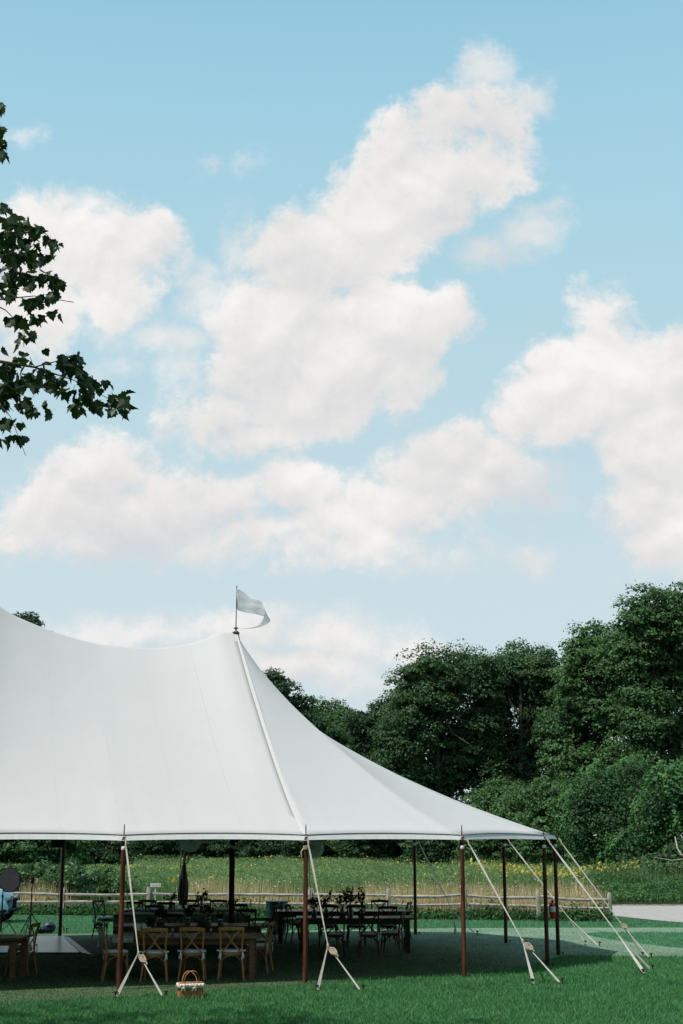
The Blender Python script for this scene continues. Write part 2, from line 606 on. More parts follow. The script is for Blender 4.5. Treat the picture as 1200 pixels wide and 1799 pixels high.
def dup(root, loc, rz, label, group=None):
    if root.name not in KIDS:
        KIDS[root.name] = [(c, kids(c)) for c in kids(root)]
    r = root.copy()
    COL.objects.link(r)
    r.location = loc
    r.rotation_euler = (0, 0, rz)
    r['label'] = label
    if group:
        r['group'] = group
    for ch, gs in KIDS[root.name]:
        c = ch.copy()
        COL.objects.link(c)
        c.parent = r
        for g_ in gs:
            d = g_.copy()
            COL.objects.link(d)
            d.parent = c
    return r


def npmesh(name, verts, nper, m, parent=None, attr=None):
    """many separate small polygons (nper corners each) as one mesh"""
    n = len(verts) // nper
    me = bpy.data.meshes.new(name)
    me.vertices.add(n * nper)
    me.vertices.foreach_set('co', np.ascontiguousarray(verts, dtype=np.float32).ravel())
    me.loops.add(n * nper)
    me.loops.foreach_set('vertex_index', np.arange(n * nper, dtype=np.int32))
    me.polygons.add(n)
    me.polygons.foreach_set('loop_start', np.arange(0, n * nper, nper, dtype=np.int32))
    me.materials.append(m)
    me.update(calc_edges=True)
    o = bpy.data.objects.new(name, me)
    COL.objects.link(o)
    if parent:
        o.parent = parent
    return o


def sheet(name, pts, z, m, parent=None):
    mb = MB()
    mb.add([(p[0], p[1], z) for p in pts], [tuple(range(len(pts)))])
    o = mb.build(name, m, parent)
    if not parent:
        o['kind'] = 'structure'
    return o


def noise2(x, y, s, seed=0):
    """cheap smooth value noise for numpy arrays"""
    x = x * s + seed * 17.3
    y = y * s - seed * 9.1
    xi, yi = np.floor(x), np.floor(y)
    fx, fy = x - xi, y - yi
    fx, fy = fx * fx * (3 - 2 * fx), fy * fy * (3 - 2 * fy)

    def h(a, b_):
        return np.modf(np.abs(np.sin(a * 127.1 + b_ * 311.7 + seed) * 43758.5453))[0]
    return (h(xi, yi) * (1 - fx) + h(xi + 1, yi) * fx) * (1 - fy) + (h(xi, yi + 1) * (1 - fx) + h(xi + 1, yi + 1) * fx) * fy


def inpoly(x, y, poly):
    ins = np.zeros(len(x), bool)
    n = len(poly)
    for i in range(n):
        x1, y1 = poly[i][0], poly[i][1]
        x2, y2 = poly[(i + 1) % n][0], poly[(i + 1) % n][1]
        if y1 == y2:
            continue
        c = ((y1 > y) != (y2 > y)) & (x < (x2 - x1) * (y - y1) / (y2 - y1) + x1)
        ins ^= c
    return ins


def wobble(pts, amp=0.06, step=0.5):
    out = []
    for i in range(len(pts)):
        a, b_ = pts[i], pts[(i + 1) % len(pts)]
        d = math.hypot(b_[0] - a[0], b_[1] - a[1])
        n = max(1, min(60, int(d / step)))
        for k in range(n):
            t = k / n
            out.append((a[0] + (b_[0] - a[0]) * t + random.uniform(-amp, amp), a[1] + (b_[1] - a[1]) * t + random.uniform(-amp, amp)))
    return out


# ---------------------------------------------------------------- ground
def grass_ground(name, c, c2, scale, bump, bscale, streak=None):
    m = mat(name, c, 0.9, 0.1, scale, bump, bscale, c2=c2, spec=0.1)
    t = m.node_tree
    p = t.nodes['Principled BSDF']
    co = nd(t, 'ShaderNodeTexCoord').outputs['Object']
    mp = nd(t, 'ShaderNodeMapping')
    mp.inputs['Scale'].default_value = (1, 0.45, 1)
    t.links.new(co, mp.inputs[0])
    fine = noise(t, mp.outputs[0], 22, 5, 0.75)
    big = noise(t, mp.outputs[0], 0.6, 3, 0.6)
    old = p.inputs['Base Color'].links[0].from_socket
    k = smooth(t, fine, 0.3, 0.7, 0.72, 1.25)
    v = nd(t, 'ShaderNodeHueSaturation')
    t.links.new(old, v.inputs['Color'])
    t.links.new(mth(t, 'MULTIPLY', k, smooth(t, big, 0.3, 0.7, 0.88, 1.12)), v.inputs['Value'])
    t.links.new(v.outputs[0], p.inputs['Base Color'])
    return m


M['lawn'] = grass_ground('lawn_soil_and_turf', (0.030, 0.102, 0.038), (0.021, 0.076, 0.027), 3, 0.6, 60)
M['green'] = grass_ground('closely_mown_turf', (0.098, 0.175, 0.115), (0.082, 0.150, 0.098), 1.2, 0.25, 120)
t = M['green'].node_tree                     # paler turf towards the back right, darker olive under and before the tent
p = t.nodes['Principled BSDF']
co = nd(t, 'ShaderNodeTexCoord').outputs['Object']
sp = nd(t, 'ShaderNodeSeparateXYZ')
t.links.new(co, sp.inputs[0])
pos = mth(t, 'ADD', mth(t, 'MULTIPLY_ADD', sp.outputs[0], 0.8, sp.outputs[1]), mth(t, 'MULTIPLY', noise(t, co, 0.8, 4), 2.0))
k_ = smooth(t, pos, 29.5, 37.5)
old = p.inputs['Base Color'].links[0].from_socket
t.links.new(rgbmix(t, 'MULTIPLY', 1.0, old, rgbmix(t, 'MIX', k_, (0.62, 0.58, 0.42, 1), (1.50, 1.32, 1.42, 1))), p.inputs['Base Color'])
M['patch'] = grass_ground('rough_turf', (0.034, 0.12, 0.055), (0.026, 0.095, 0.042), 2, 0.4, 60)
M['meadowsoil'] = grass_ground('meadow_soil', (0.055, 0.09, 0.03), (0.04, 0.06, 0.025), 0.8, 0.5, 10)
R = 2500
sheet('ground', [(-R, -60), (R, -60), (R, R), (-R, R)], 0.0, M['lawn'])
FRONT = [G(-260, 1772), G(-100, 1767), G(0, 1762), G(100, 1758), G(200, 1752), G(320, 1745), G(430, 1737), G(535, 1728), G(700, 1717),
         G(850, 1708), G(930, 1697), G(985, 1679), G(1100, 1680), G(1400, 1683)]
BACK = [G(1400, 1630), G(1000, 1630), G(780, 1631), G(600, 1634), G(400, 1637), G(200, 1640), G(0, 1641), G(-260, 1641)]
GREEN = wobble([(p.x, p.y) for p in FRONT + BACK], 0.05, 0.5)
sheet('putting_green', GREEN, 0.004, M['green'])
PATCH = wobble([(p.x, p.y) for p in (G(1025, 1641), G(1060, 1638), G(1200, 1638.5), G(1400, 1640), G(1400, 1676), G(1200, 1666), G(1125, 1658), G(1060, 1648))], 0.06, 0.5)
sheet('rough_patch', PATCH, 0.008, M['patch'])
ROAD = wobble([(p.x, p.y) for p in (G(1062, 1588), G(1200, 1586), G(1900, 1584), G(1900, 1650), G(1400, 1634), G(1200, 1621), G(1120, 1613), G(1068, 1608))], 0.08, 0.8)
sheet('gravel_road', ROAD, 0.004, M['gravel'])
# meadow: beyond the fence line
fl = lambda x: 43.5 - 0.213 * (x - 5.8)           # distance of the fence line at x
MEAD = [(-70, fl(-70) + 0.4), (-20, fl(-20) + 0.4), (0, fl(0) + 0.4), (7.9, fl(7.9) + 0.3), (8.3, 53.5), (40, 54), (40, 112), (-70, 112)]
sheet('meadow_ground', MEAD, 0.006, M['meadowsoil'])


# ---------------------------------------------------------------- grass and meadow plants
def blades(name, x, y, h, w, lean, m, z0=0.0, bend=0.35, label=None, cat=None):
    n = len(x)
    a = rng.uniform(0, 2 * PI, n)
    la = rng.uniform(0, 2 * PI, n)
    lx, ly = np.cos(la) * lean * h, np.sin(la) * lean * h
    wx, wy = np.cos(a) * w / 2, np.sin(a) * w / 2
    v = np.zeros((n, 3, 3))
    v[:, 0] = np.stack([x - wx, y - wy, np.full(n, z0)], 1)
    v[:, 1] = np.stack([x + wx, y + wy, np.full(n, z0)], 1)
    v[:, 2] = np.stack([x + lx, y + ly, z0 + h], 1)
    o = npmesh(name, v.reshape(-1, 3), 3, m)
    tag(o, label, cat, kind='stuff')
    return o


M['blade'] = leafmat('lawn_blades', (0.066, 0.210, 0.074), (0.042, 0.156, 0.053), 0.25, vscale=1.1, vrange=0.4)
M['shortblade'] = leafmat('short_blades', (0.090, 0.240, 0.140), (0.070, 0.200, 0.115), 0.2, vscale=1.5, vrange=0.3)
n = 480000
yy = 17.0 + (33.0 - 17.0) * rng.random(n) ** 1.35
xx = (rng.random(n) * 2 - 1) * (0.33 * yy + 2.2)
k = ~inpoly(xx, yy, GREEN)
k &= rng.random(n) < 0.55 + 0.45 * noise2(xx, yy, 2.5, 1)
xx, yy = xx[k], yy[k]
hh = (0.028 + 0.035 * rng.random(len(xx))) * (0.75 + 0.5 * noise2(xx, yy, 3.1, 2))
M['straw'] = leafmat('straw_blades', (0.22, 0.20, 0.10), (0.15, 0.16, 0.07), 0.2, vscale=1.1, vrange=0.4)
dryk = rng.random(len(xx)) < 0.012 + 0.10 * np.maximum(0, noise2(xx, yy, 0.9, 41) - 0.62)
blades('straw_grass', xx[dryk], yy[dryk], hh[dryk] * .8, 0.010, 0.9, M['straw'], label='scattered dry straw coloured blades in the front lawn', cat='grass')
blades('lawn_grass', xx, yy, hh, 0.010, 0.55, M['blade'], label='lush green rough grass in front of the tent', cat='grass')
n = 280000
yy = 19.5 + 20 * rng.random(n) ** 1.5
xx = (rng.random(n) * 2 - 1) * (0.30 * yy + 2)
k = inpoly(xx, yy, GREEN) & ~inpoly(xx, yy, PATCH) & ~((xx < -5.1) & (yy > 30.5) & (yy < 37.5))
xx, yy = xx[k], yy[k]
M['stubble'] = leafmat('mown_stubble', (0.098, 0.185, 0.105), (0.075, 0.145, 0.080), 0.2, vscale=0.9, vrange=0.35)
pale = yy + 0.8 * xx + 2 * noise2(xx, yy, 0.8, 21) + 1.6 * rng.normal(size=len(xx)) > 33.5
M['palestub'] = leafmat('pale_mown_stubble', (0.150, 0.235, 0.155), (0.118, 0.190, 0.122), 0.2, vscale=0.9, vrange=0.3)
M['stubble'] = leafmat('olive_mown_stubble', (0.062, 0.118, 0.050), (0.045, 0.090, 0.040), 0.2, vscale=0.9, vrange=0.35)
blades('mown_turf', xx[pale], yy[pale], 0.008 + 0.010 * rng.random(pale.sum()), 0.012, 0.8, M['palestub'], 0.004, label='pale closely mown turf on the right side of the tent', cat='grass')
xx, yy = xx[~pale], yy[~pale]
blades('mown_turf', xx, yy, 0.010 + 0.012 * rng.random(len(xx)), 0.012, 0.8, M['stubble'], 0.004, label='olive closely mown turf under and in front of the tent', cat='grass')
n = 75000
yy = rng.uniform(30, 45.5, n)
xx = (rng.random(n) * 2 - 1) * (0.33 * yy + 2)
k = (~inpoly(xx, yy, GREEN) | inpoly(xx, yy, PATCH)) & ~inpoly(xx, yy, ROAD) & (yy < fl(xx) + 0.2)
xx, yy = xx[k], yy[k]
blades('lawn_grass', xx, yy, 0.03 + 0.03 * rng.random(len(xx)), 0.016, 0.5, M['shortblade'], 0.004, label='short sunlit lawn between the tent and the rail fence', cat='grass')

M['dry'] = leafmat('dry_grass', (0.54, 0.42, 0.28), (0.37, 0.31, 0.19), 0.3, 0.8, 0.1, 0.9, 0.4)
M['weed'] = leafmat('weed_leaves', (0.060, 0.145, 0.045), (0.030, 0.095, 0.035), 0.3, 0.6, 0.2, 0.8, 0.45)
M['goldleaf'] = leafmat('goldenrod_leaves', (0.160, 0.245, 0.108), (0.095, 0.180, 0.076), 0.3, 0.6, 0.2, 0.25, 0.35)
M['gold'] = leafmat('goldenrod_flowers', (0.46, 0.36, 0.06), (0.32, 0.29, 0.07), 0.2, 0.8, 0.1, 0.6, 0.35)
M['seed'] = leafmat('pale_seed_heads', (0.50, 0.42, 0.32), (0.40, 0.33, 0.24), 0.2, 0.9, 0.1, 1, 0.3)


def leafcards(c, nrm, size, aspect=0.5):
    """rhombus leaves at centres c facing nrm"""
    n = len(c)
    r = rng.normal(size=(n, 3))
    nrm = nrm / np.linalg.norm(nrm, axis=1, keepdims=True)
    a = np.cross(nrm, r)
    a /= np.linalg.norm(a, axis=1, keepdims=True) + 1e-9
    b_ = np.cross(nrm, a)
    s_ = (size * (0.6 + 0.8 * rng.random(n)))[:, None]
    v = np.zeros((n, 4, 3))
    v[:, 0] = c - a * s_ * 0.5
    v[:, 1] = c - b_ * s_ * aspect * 0.5 + nrm * s_ * 0.06
    v[:, 2] = c + a * s_ * 0.5
    v[:, 3] = c + b_ * s_ * aspect * 0.5 + nrm * s_ * 0.06
    return v.reshape(-1, 3)


def spread(n, y0, y1, pad=1.5, right=1e9):
    y = y0 + (y1 - y0) * rng.random(n) ** 1.25
    x = (rng.random(n) * 2 - 1) * (0.29 * y + pad)
    k = (y > fl(x) + 0.35) & (x < 7.9 + np.maximum(0, y - 54) * 9) & ~inpoly(x, y, ROAD)
    return x[k], y[k]


# dry tan grass directly behind the fence
n = 46000
x, y = spread(n, 42.5, 50.5)
k = (y < fl(x) + 3.6 + 2.2 * noise2(x, y * 0, 0.5, 3)) & (noise2(x, y, 0.35, 5) > 0.16 + 0.45 * (x < -5.2))
x, y = x[k], y[k]
h = 0.40 + 0.48 * rng.random(len(x)) + 0.25 * noise2(x, y, 0.5, 4) + 0.05 * (y - fl(x))
blades('dry_grass', x, y, h, 0.022, 0.16, M['dry'], label='dry tan meadow grass behind the rail fence', cat='grass')
k = rng.random(len(x)) < 0.16
c = np.stack([x[k], y[k], h[k] * rng.uniform(0.75, 1.05, k.sum())], 1)
o = npmesh('seed_heads', leafcards(c, rng.normal(size=c.shape), 0.055, 0.6), 4, M['seed'])
tag(o, 'pale seed heads dotted over the dry meadow grass', 'seed heads', kind='stuff')
# low green weeds along the foot of the fence
n = 26000
x = rng.uniform(-14, 7.9, n)
y = fl(x) + rng.uniform(-0.35, 1.1, n)
z = np.abs(rng.normal(0, 0.14, n)) * (0.4 + 1.3 * noise2(x, y, 0.8, 8))
c = np.stack([x, y, z + 0.02], 1)
o = npmesh('fence_weeds', leafcards(c, rng.normal(size=c.shape) + [0, -0.3, 0.8], 0.10), 4, M['weed'])
tag(o, 'dark green low weeds growing along the foot of the fence', 'weeds', kind='stuff')
# green meadow plants
n = 210000
x, y = spread(n, 45.5, 100, 2.0)
y = np.maximum(y, 45.0)
k = (y > fl(x) + 3.6 + 1.5 * noise2(x, y * 0, 0.4, 3)) & ((x < 7.7) | (y > 55))
x, y = x[k], y[k]
top = 0.80 + 0.45 * noise2(x, y, 0.28, 6) + 0.15 * noise2(x, y, 1.2, 7)
top = np.where((x > 4) & (y < 58), top + 0.25, top)
z = top * (1 - 0.55 * rng.random(len(x)) ** 1.7)
c = np.stack([x, y, z], 1)
o = npmesh('meadow_plants', leafcards(c, rng.normal(size=c.shape) * 0.8 + [0, -0.35, 0.8], 0.10, 0.30), 4, M['goldleaf'])
tag(o, 'tall green goldenrod meadow stretching to the trees', 'meadow', kind='stuff')
k = rng.random(len(x)) < 0.5
blades('meadow_grass', x[k], y[k], top[k] * rng.uniform(.75, 1.12, k.sum()), 0.028, 0.22, M['goldleaf'], label='long green grass blades among the goldenrod', cat='grass')
# yellow goldenrod plumes: a dense bank on the right, a scatter elsewhere
n = 60000
x, y = spread(n, 44.5, 92, 2.0)
bank = (x > 4.6) & (x < 11.2) & (y > 46.5) & (y < 57) & (noise2(x, y, 0.6, 9) > 0.30)
scat = (noise2(x, y, 0.22, 10) > 0.62) & (rng.random(len(x)) < 0.07) & (y > fl(x) + 4)
k = (bank & (rng.random(len(x)) < 0.45)) | scat
x, y = x[k], y[k]
tp = 0.80 + 0.45 * noise2(x, y, 0.28, 6) + 0.15 * noise2(x, y, 1.2, 7)
tp = np.where((x > 4) & (y < 58), tp + 0.25, tp)
c = np.stack([x, y, tp * rng.uniform(0.86, 1.06, len(x))], 1)
o = npmesh('goldenrod_flowers', leafcards(c, rng.normal(size=c.shape) + [0, -0.2, 0.5], 0.13, 0.5), 4, M['gold'])
tag(o, 'yellow goldenrod flowers in the meadow at the right behind the fence', 'flowers', kind='stuff')
# leafy bank beyond the road at the right
n = 36000
x = rng.uniform(7.8, 30, n)
y = 52.2 + rng.uniform(0, 4.5, n) + 0.02 * x
hh = 0.25 + 0.5 * (y - 52.2) * (0.6 + 0.6 * noise2(x, y, 0.5, 12))
z = np.minimum(hh, .55 + .9 * noise2(x, y, 0.55, 31)) * (1 - 0.6 * rng.random(n) ** 2)
c = np.stack([x, y, z], 1)
o = npmesh('roadside_weeds', leafcards(c, rng.normal(size=c.shape) * 0.8 + [0, -0.4, 0.8], 0.12, 0.4), 4, M['weed'])
tag(o, 'bright green weeds along the far side of the gravel road', 'weeds', kind='stuff')


# ---------------------------------------------------------------- trees
LEAF = [
    leafmat('oak_leaves', (0.058, 0.112, 0.048), (0.038, 0.082, 0.036), 0.25, 0.65, 0.18, 0.22, 0.5),
    leafmat('maple_leaves', (0.074, 0.148, 0.058), (0.048, 0.104, 0.044), 0.28, 0.65, 0.18, 0.22, 0.5),
    leafmat('vine_leaves', (0.050, 0.120, 0.044), (0.026, 0.072, 0.030), 0.3, 0.6, 0.2, 0.5, 0.5),
    leafmat('shade_leaves', (0.040, 0.088, 0.040), (0.028, 0.062, 0.030), 0.22, 0.65, 0.18, 0.3, 0.5),
    leafmat('bramble_leaves', (0.050, 0.125, 0.040), (0.030, 0.080, 0.030), 0.28, 0.5, 0.3, 0.6, 0.5),
]


def lobes_world(lobes, Y, dy=0.9):
    out = []
    for i, (cx, cy, rx, ry) in enumerate(lobes):
        c = P(cx, cy, Y + (random.uniform(-1, 1) * 0.02 * Y))
        kx = c.y / F
        out.append((np.array(c), np.array([rx * kx, dy * (rx + ry) / 2 * kx, ry * kx])))
    return out


def foliage(name, lobes, Y, size, dens, m, parent, clump=0.85, hang=0.0, droop=0.0, fill=16.0):
    """leaves in clumps over the shells of several overlapping lobes"""
    lw = lobes_world(lobes, Y)
    allc, alln = [], []
    for (c, r) in lw:
        area = 4 * PI * ((r[0] * r[2]) ** 1.6 / 3 + (r[0] * r[1]) ** 1.6 / 3 + (r[1] * r[2]) ** 1.6 / 3) ** (1 / 1.6)
        nc = max(10, int(area / (clump * clump) * 0.95))
        d = rng.normal(size=(nc, 3))
        d[:, 1] -= 0.35
        d /= np.linalg.norm(d, axis=1, keepdims=True)
        rad = rng.uniform(0.62, 1.02, nc)[:, None]
        cc = c + d * r * rad
        # drop clumps buried inside other lobes
        keep = np.ones(nc, bool)
        for (c2, r2) in lw:
            if c2 is c:
                continue
            keep &= (np.linalg.norm((cc - c2) / (r2 * 0.62), axis=1) > 1)
        cc, d = cc[keep], d[keep]
        ok = cc[:, 2] > 0.2
        cc, d = cc[ok], d[ok]
        per = max(6, int(2.6 * dens * clump * clump / (size * size)))
        cs = clump * rng.uniform(0.45, 1.15, len(cc))
        q_ = rng.normal(size=(len(cc), per, 3))
        q_ /= np.linalg.norm(q_, axis=2, keepdims=True)
        q_[..., 2] = np.where(q_[..., 2] < -0.25, -q_[..., 2] * 0.6, q_[..., 2])
        rr = rng.uniform(0.35, 1.0, (len(cc), per, 1)) ** 0.6
        p = cc[:, None] + q_ * rr * cs[:, None, None] * np.array([1, 1, 0.78])
        p[..., 2] -= hang * rng.random((len(cc), per)) ** 3
        nn = q_ * 0.7 + d[:, None] * 0.35 + np.array([0, 0, 0.42 - droop]) + rng.normal(size=p.shape) * 0.5
        allc.append(p.reshape(-1, 3))
        alln.append(nn.reshape(-1, 3))
    c = np.concatenate(allc)
    nn = np.concatenate(alln)
    k = c[:, 2] > 0.1
    out = [leafcards(c[k], nn[k], size, 0.62)]
    for (c, r) in lw:                        # bigger sprays deep inside close the crown
        vol = r[0] * r[1] * r[2] * 4.2
        ni = int(vol * fill)
        d = rng.normal(size=(ni, 3))
        d /= np.linalg.norm(d, axis=1, keepdims=True)
        p = c + d * r * 0.74 * rng.random((ni, 1)) ** 0.45
        p = p[p[:, 2] > 0.1]
        out.append(leafcards(p, rng.normal(size=p.shape) + [0, -.6, .2], max(.5, size * 3), 0.8))
    return npmesh(name, np.concatenate(out), 4, m, parent)


def limbs(mb, base, h, lobes, Y, r0):
    lw = lobes_world(lobes, Y)
    top = base + Vector((random.uniform(-.3, .3), random.uniform(-.3, .3), h))
    mid = base.lerp(top, 0.5) + Vector((random.uniform(-.25, .25), 0, 0))
    mb.tube([base, base.lerp(mid, .5), mid, top], [r0 * 1.25, r0, r0 * .8, r0 * .35], 8)
    for (c, r) in lw:
        e_ = Vector(c) + Vector((random.uniform(-.4, .4) * r[0], random.uniform(-.5, 0) * r[1], 0.25 * r[2]))
        t = random.uniform(0.35, 0.8)
        st = mid.lerp(top, t) if e_.z > mid.z else base.lerp(mid, 0.7)
        m2 = st.lerp(e_, 0.5) + Vector((random.uniform(-.3, .3), random.uniform(-.3, .3), -0.15 * (e_ - st).length))
        mb.tube([st, m2, e_], [r0 * .4, r0 * .25, r0 * .08], 6)


NTREE = [0]


def tree(name, lobes, Y, m, label, cat='tree', size=0.17, dens=1.5, clump=0.9, basepx=None, r0=0.20, group=None, **kw):
    cx = basepx if basepx is not None else sum(l[0] for l in lobes) / len(lobes)
    b_ = P(cx, 1470, Y)
    base = Vector((b_.x, Y, 0))
    root = empty(name, base, 0, label, cat, group)
    lw = lobes_world(lobes, Y)
    top = max(c[2] for c, r in lw)
    mb = MB()
    limbs(mb, base, top, lobes, Y, r0)
    t_ = mb.build('trunk', M['bark'], None, True)
    t_.data.transform(Matrix.Translation(-base))
    t_.parent = root
    f_ = foliage('crown', lobes, Y, size, dens, m, root, clump, **kw)
    f_.data.transform(Matrix.Translation(-base))
    return root


tree('oak_tree', [(762, 1212, 74, 74), (716, 1290, 52, 72), (705, 1350, 55, 70), (800, 1330, 64, 80), (745, 1410, 60, 76), (690, 1430, 55, 70), (790, 1470, 60, 50), (722, 1235, 34, 48), (815, 1180, 40, 44), (850, 1200, 34, 50), (835, 1290, 40, 60)], 88, LEAF[0],
     'dark rounded oak whose dome rises just right of the tent slope')
tree('oak_tree', [(905, 1195, 76, 64), (862, 1260, 50, 66), (945, 1270, 46, 76), (905, 1350, 66, 80), (862, 1400, 52, 70), (930, 1440, 60, 66), (952, 1180, 34, 40), (975, 1230, 30, 50), (980, 1330, 36, 60)], 90, LEAF[0],
     'dark flat topped oak between the rounded oak and the tall right trees')
tree('maple_tree', [(1038, 1160, 50, 66), (1006, 1230, 40, 60), (1064, 1240, 50, 74), (1020, 1310, 55, 66), (1078, 1350, 60, 60), (998, 1360, 44, 60), (1080, 1180, 36, 60), (975, 1290, 36, 50), (1000, 1180, 24, 40)], 84, LEAF[1],
     'mid green tree with ragged spiky top in front of the tallest trees', clump=0.7)
tree('maple_tree', [(1140, 1090, 58, 56), (1100, 1160, 48, 70), (1170, 1180, 60, 80), (1205, 1090, 46, 66), (1128, 1262, 58, 74), (1190, 1300, 60, 66), (1096, 1110, 24, 34), (1130, 1370, 56, 60), (1200, 1390, 50, 60), (1140, 1450, 50, 50)], 80, LEAF[1],
     'tallest tree at the right edge of the view', clump=0.8)
tree('maple_tree', [(1275, 1110, 66, 76), (1300, 1230, 70, 90), (1262, 1340, 60, 80)], 80, LEAF[0],
     'tall tree just outside the right edge of the view', dens=1.0)
tree('forest_tree', [(484, 1222, 36, 44), (462, 1275, 36, 60), (520, 1262, 36, 46), (500, 1340, 48, 60), (545, 1298, 30, 40)], 108, LEAF[3],
     'dark tree crown emerging directly right of the tent peak', size=0.2)
tree('forest_tree', [(600, 1272, 36, 40), (570, 1300, 32, 44), (612, 1330, 44, 60), (640, 1290, 26, 34), (560, 1262, 26, 32), (560, 1340, 36, 50)], 110, LEAF[1],
     'paler low crown in the gap between the tent peak tree and the oaks', size=0.2)
tree('forest_tree', [(664, 1272, 32, 38), (650, 1330, 38, 56), (684, 1310, 30, 50), (640, 1390, 50, 56), (636, 1275, 28, 32), (690, 1255, 24, 30)], 104, LEAF[3],
     'dark low crown leaning against the left side of the rounded oak', size=0.2)
tree('forest_tree', [(36, 1112, 20, 32), (60, 1102, 14, 26), (20, 1150, 50, 50), (86, 1140, 26, 28), (0, 1100, 10, 22)], 104, LEAF[3],
     'dark treetop showing above the left end of the tent roof', size=0.2)
tree('forest_tree', [(150, 1195, 60, 54), (250, 1215, 60, 50), (190, 1260, 80, 60)], 108, LEAF[3],
     'forest tree mostly hidden behind the left half of the tent roof', size=0.26, dens=0.8, clump=1.2)
tree('forest_tree', [(340, 1230, 60, 50), (410, 1260, 50, 60)], 108, LEAF[3],
     'forest tree mostly hidden behind the tent roof below the peak', size=0.26, dens=0.8, clump=1.2)
for (dx_, lab) in ((0, 'round topped tree beyond the right edge, the nearer of two'), (170, 'tree farthest to the right beyond the edge of the view')):
    tree('forest_tree', [(1400 + dx_, 1170, 80, 90), (1380 + dx_, 1300, 90, 90), (1440 + dx_, 1280, 80, 100), (1400 + dx_, 1420, 90, 70)], 80, LEAF[0], lab, dens=.7, clump=1.2, size=.24)
# undergrowth at the forest edge
shr = [
    ([(-20, 1470, 70, 66), (60, 1480, 60, 60), (110, 1495, 50, 40)], 64, 4, 'green leafy thicket seen under the tent at the far left'),
    ([(160, 1478, 60, 66), (205, 1500, 34, 36)], 68, 0, 'darker thicket behind the leftmost side pole'),
    ([(270, 1465, 70, 66), (330, 1480, 50, 46)], 98, 3, 'very dark undergrowth seen behind the folded black umbrella'),
    ([(400, 1470, 70, 60), (460, 1480, 50, 42)], 98, 3, 'very dark undergrowth seen behind the thick centre pole'),
    ([(530, 1470, 60, 58), (575, 1480, 50, 44)], 96, 3, 'very dark undergrowth seen behind the round white fan'),
    ([(640, 1480, 60, 54), (690, 1490, 50, 42)], 90, 0, 'dark green bush at the meadow edge behind the right dining table'),
    ([(760, 1478, 60, 56), (810, 1500, 46, 36)], 84, 0, 'dark green bush at the meadow edge between two thin back poles'),
    ([(860, 1450, 60, 64), (910, 1460, 56, 66), (835, 1495, 40, 30), (880, 1420, 60, 50), (950, 1440, 50, 56)], 80, 1, 'broad bush below the two oaks at the meadow edge'),
    ([(1000, 1430, 60, 64), (960, 1480, 50, 46), (960, 1410, 44, 46)], 74, 1, 'bush behind the corner of the tent roof'),
]
for i, (lb, Y, mi, lab) in enumerate(shr):
    tree('bush', lb, Y, LEAF[mi], lab, 'bush', size=0.15, dens=1.4, clump=0.6, r0=0.12)
tree('vine_covered_shrub', [(1062, 1398, 58, 58), (1020, 1440, 44, 52), (1100, 1440, 52, 56), (1050, 1480, 60, 46), (1110, 1360, 30, 28)], 66, LEAF[2],
     'vine draped mound of green with trailing strands left of the bright one', 'shrub', size=0.13, dens=1.0, clump=0.6, r0=0.15, hang=0.9, droop=0.2, fill=8)
tree('vine_covered_shrub', [(1178, 1388, 44, 46), (1150, 1440, 40, 46), (1205, 1450, 50, 60), (1245, 1400, 50, 60), (1120, 1500, 50, 40)], 62, LEAF[2],
     'bright green vine draped mound at the right edge of the view', 'shrub', size=0.13, dens=1.0, clump=0.6, r0=0.15, hang=1.0, droop=0.2, fill=8)
tree('bush', [(1190, 1515, 40, 34), (1245, 1510, 40, 40), (1140, 1530, 36, 22)], 58, LEAF[0],
     'dark overhanging bush above the road bank at the right edge', 'bush', size=0.13, dens=1.1, clump=0.5, r0=0.1)
# bright vine runners draped over the two mounds
def runners(root, lobes, Y, count, seed):
    rs = np.random.default_rng(seed)
    lw = lobes_world(lobes, Y)
    out, nn = [], []
    for _ in range(count):
        c, r = lw[rs.integers(len(lw))]
        az = rs.uniform(-PI, 0)
        e0 = rs.uniform(.3, 1.35)
        az1 = az + rs.normal() * .5
        L_ = rs.uniform(.5, 1.6)
        m_ = int(60 * L_)
        for q_ in range(m_):
            t = q_ / m_
            e_ = e0 - t * L_
            a_ = az + (az1 - az) * t + .06 * math.sin(t * 14)
            k_ = 1.06 + .05 * math.sin(t * 9 + e0)
            p = c + r * k_ * np.array([math.cos(a_) * math.cos(e_), math.sin(a_) * math.cos(e_), math.sin(e_)])
            if p[2] < .15:
                break
            out.append(p + rs.normal(size=3) * .05)
            nn.append(np.array([math.cos(a_), math.sin(a_), .9]) + rs.normal(size=3) * .4)
    v = leafcards(np.array(out), np.array(nn), .15, .7)
    v -= np.array(root.location)
    return npmesh('vine_runners', v, 4, M['runner'], root)


M['runner'] = leafmat('young_vine_leaves', (0.078, 0.190, 0.058), (0.045, 0.125, 0.042), 0.3, 0.6, 0.2, 0.8, 0.35)
for o in list(COL.objects):
    if o.name.startswith('vine_covered_shrub'):
        if o.name == 'vine_covered_shrub':
            runners(o, [(1062, 1398, 58, 58), (1020, 1440, 44, 52), (1100, 1440, 52, 56), (1050, 1480, 60, 46), (1110, 1360, 30, 28)], 66, 70, 3)
        else:
            runners(o, [(1178, 1388, 44, 46), (1150, 1440, 40, 46), (1205, 1450, 50, 60), (1120, 1500, 50, 40)], 62, 90, 4)
# a bare pale bough in the bush
mb = MB()
mb.tube([P(1186, 1470, 57), P(1190, 1490, 56.6), P(1197, 1502, 56.4), P(1210, 1508, 56.6)], [0.02, 0.03, 0.04, 0.04], 6)
mb.tube([P(1210, 1508, 56.6), P(1180, 1512, 56.2), P(1150, 1506, 56.1)], [0.035, 0.025, 0.012], 6)
tag(mb.build('dead_branch', M['palebark'], None, True), 'pale bare dead branch sticking out of the bush at the right edge', 'branch')
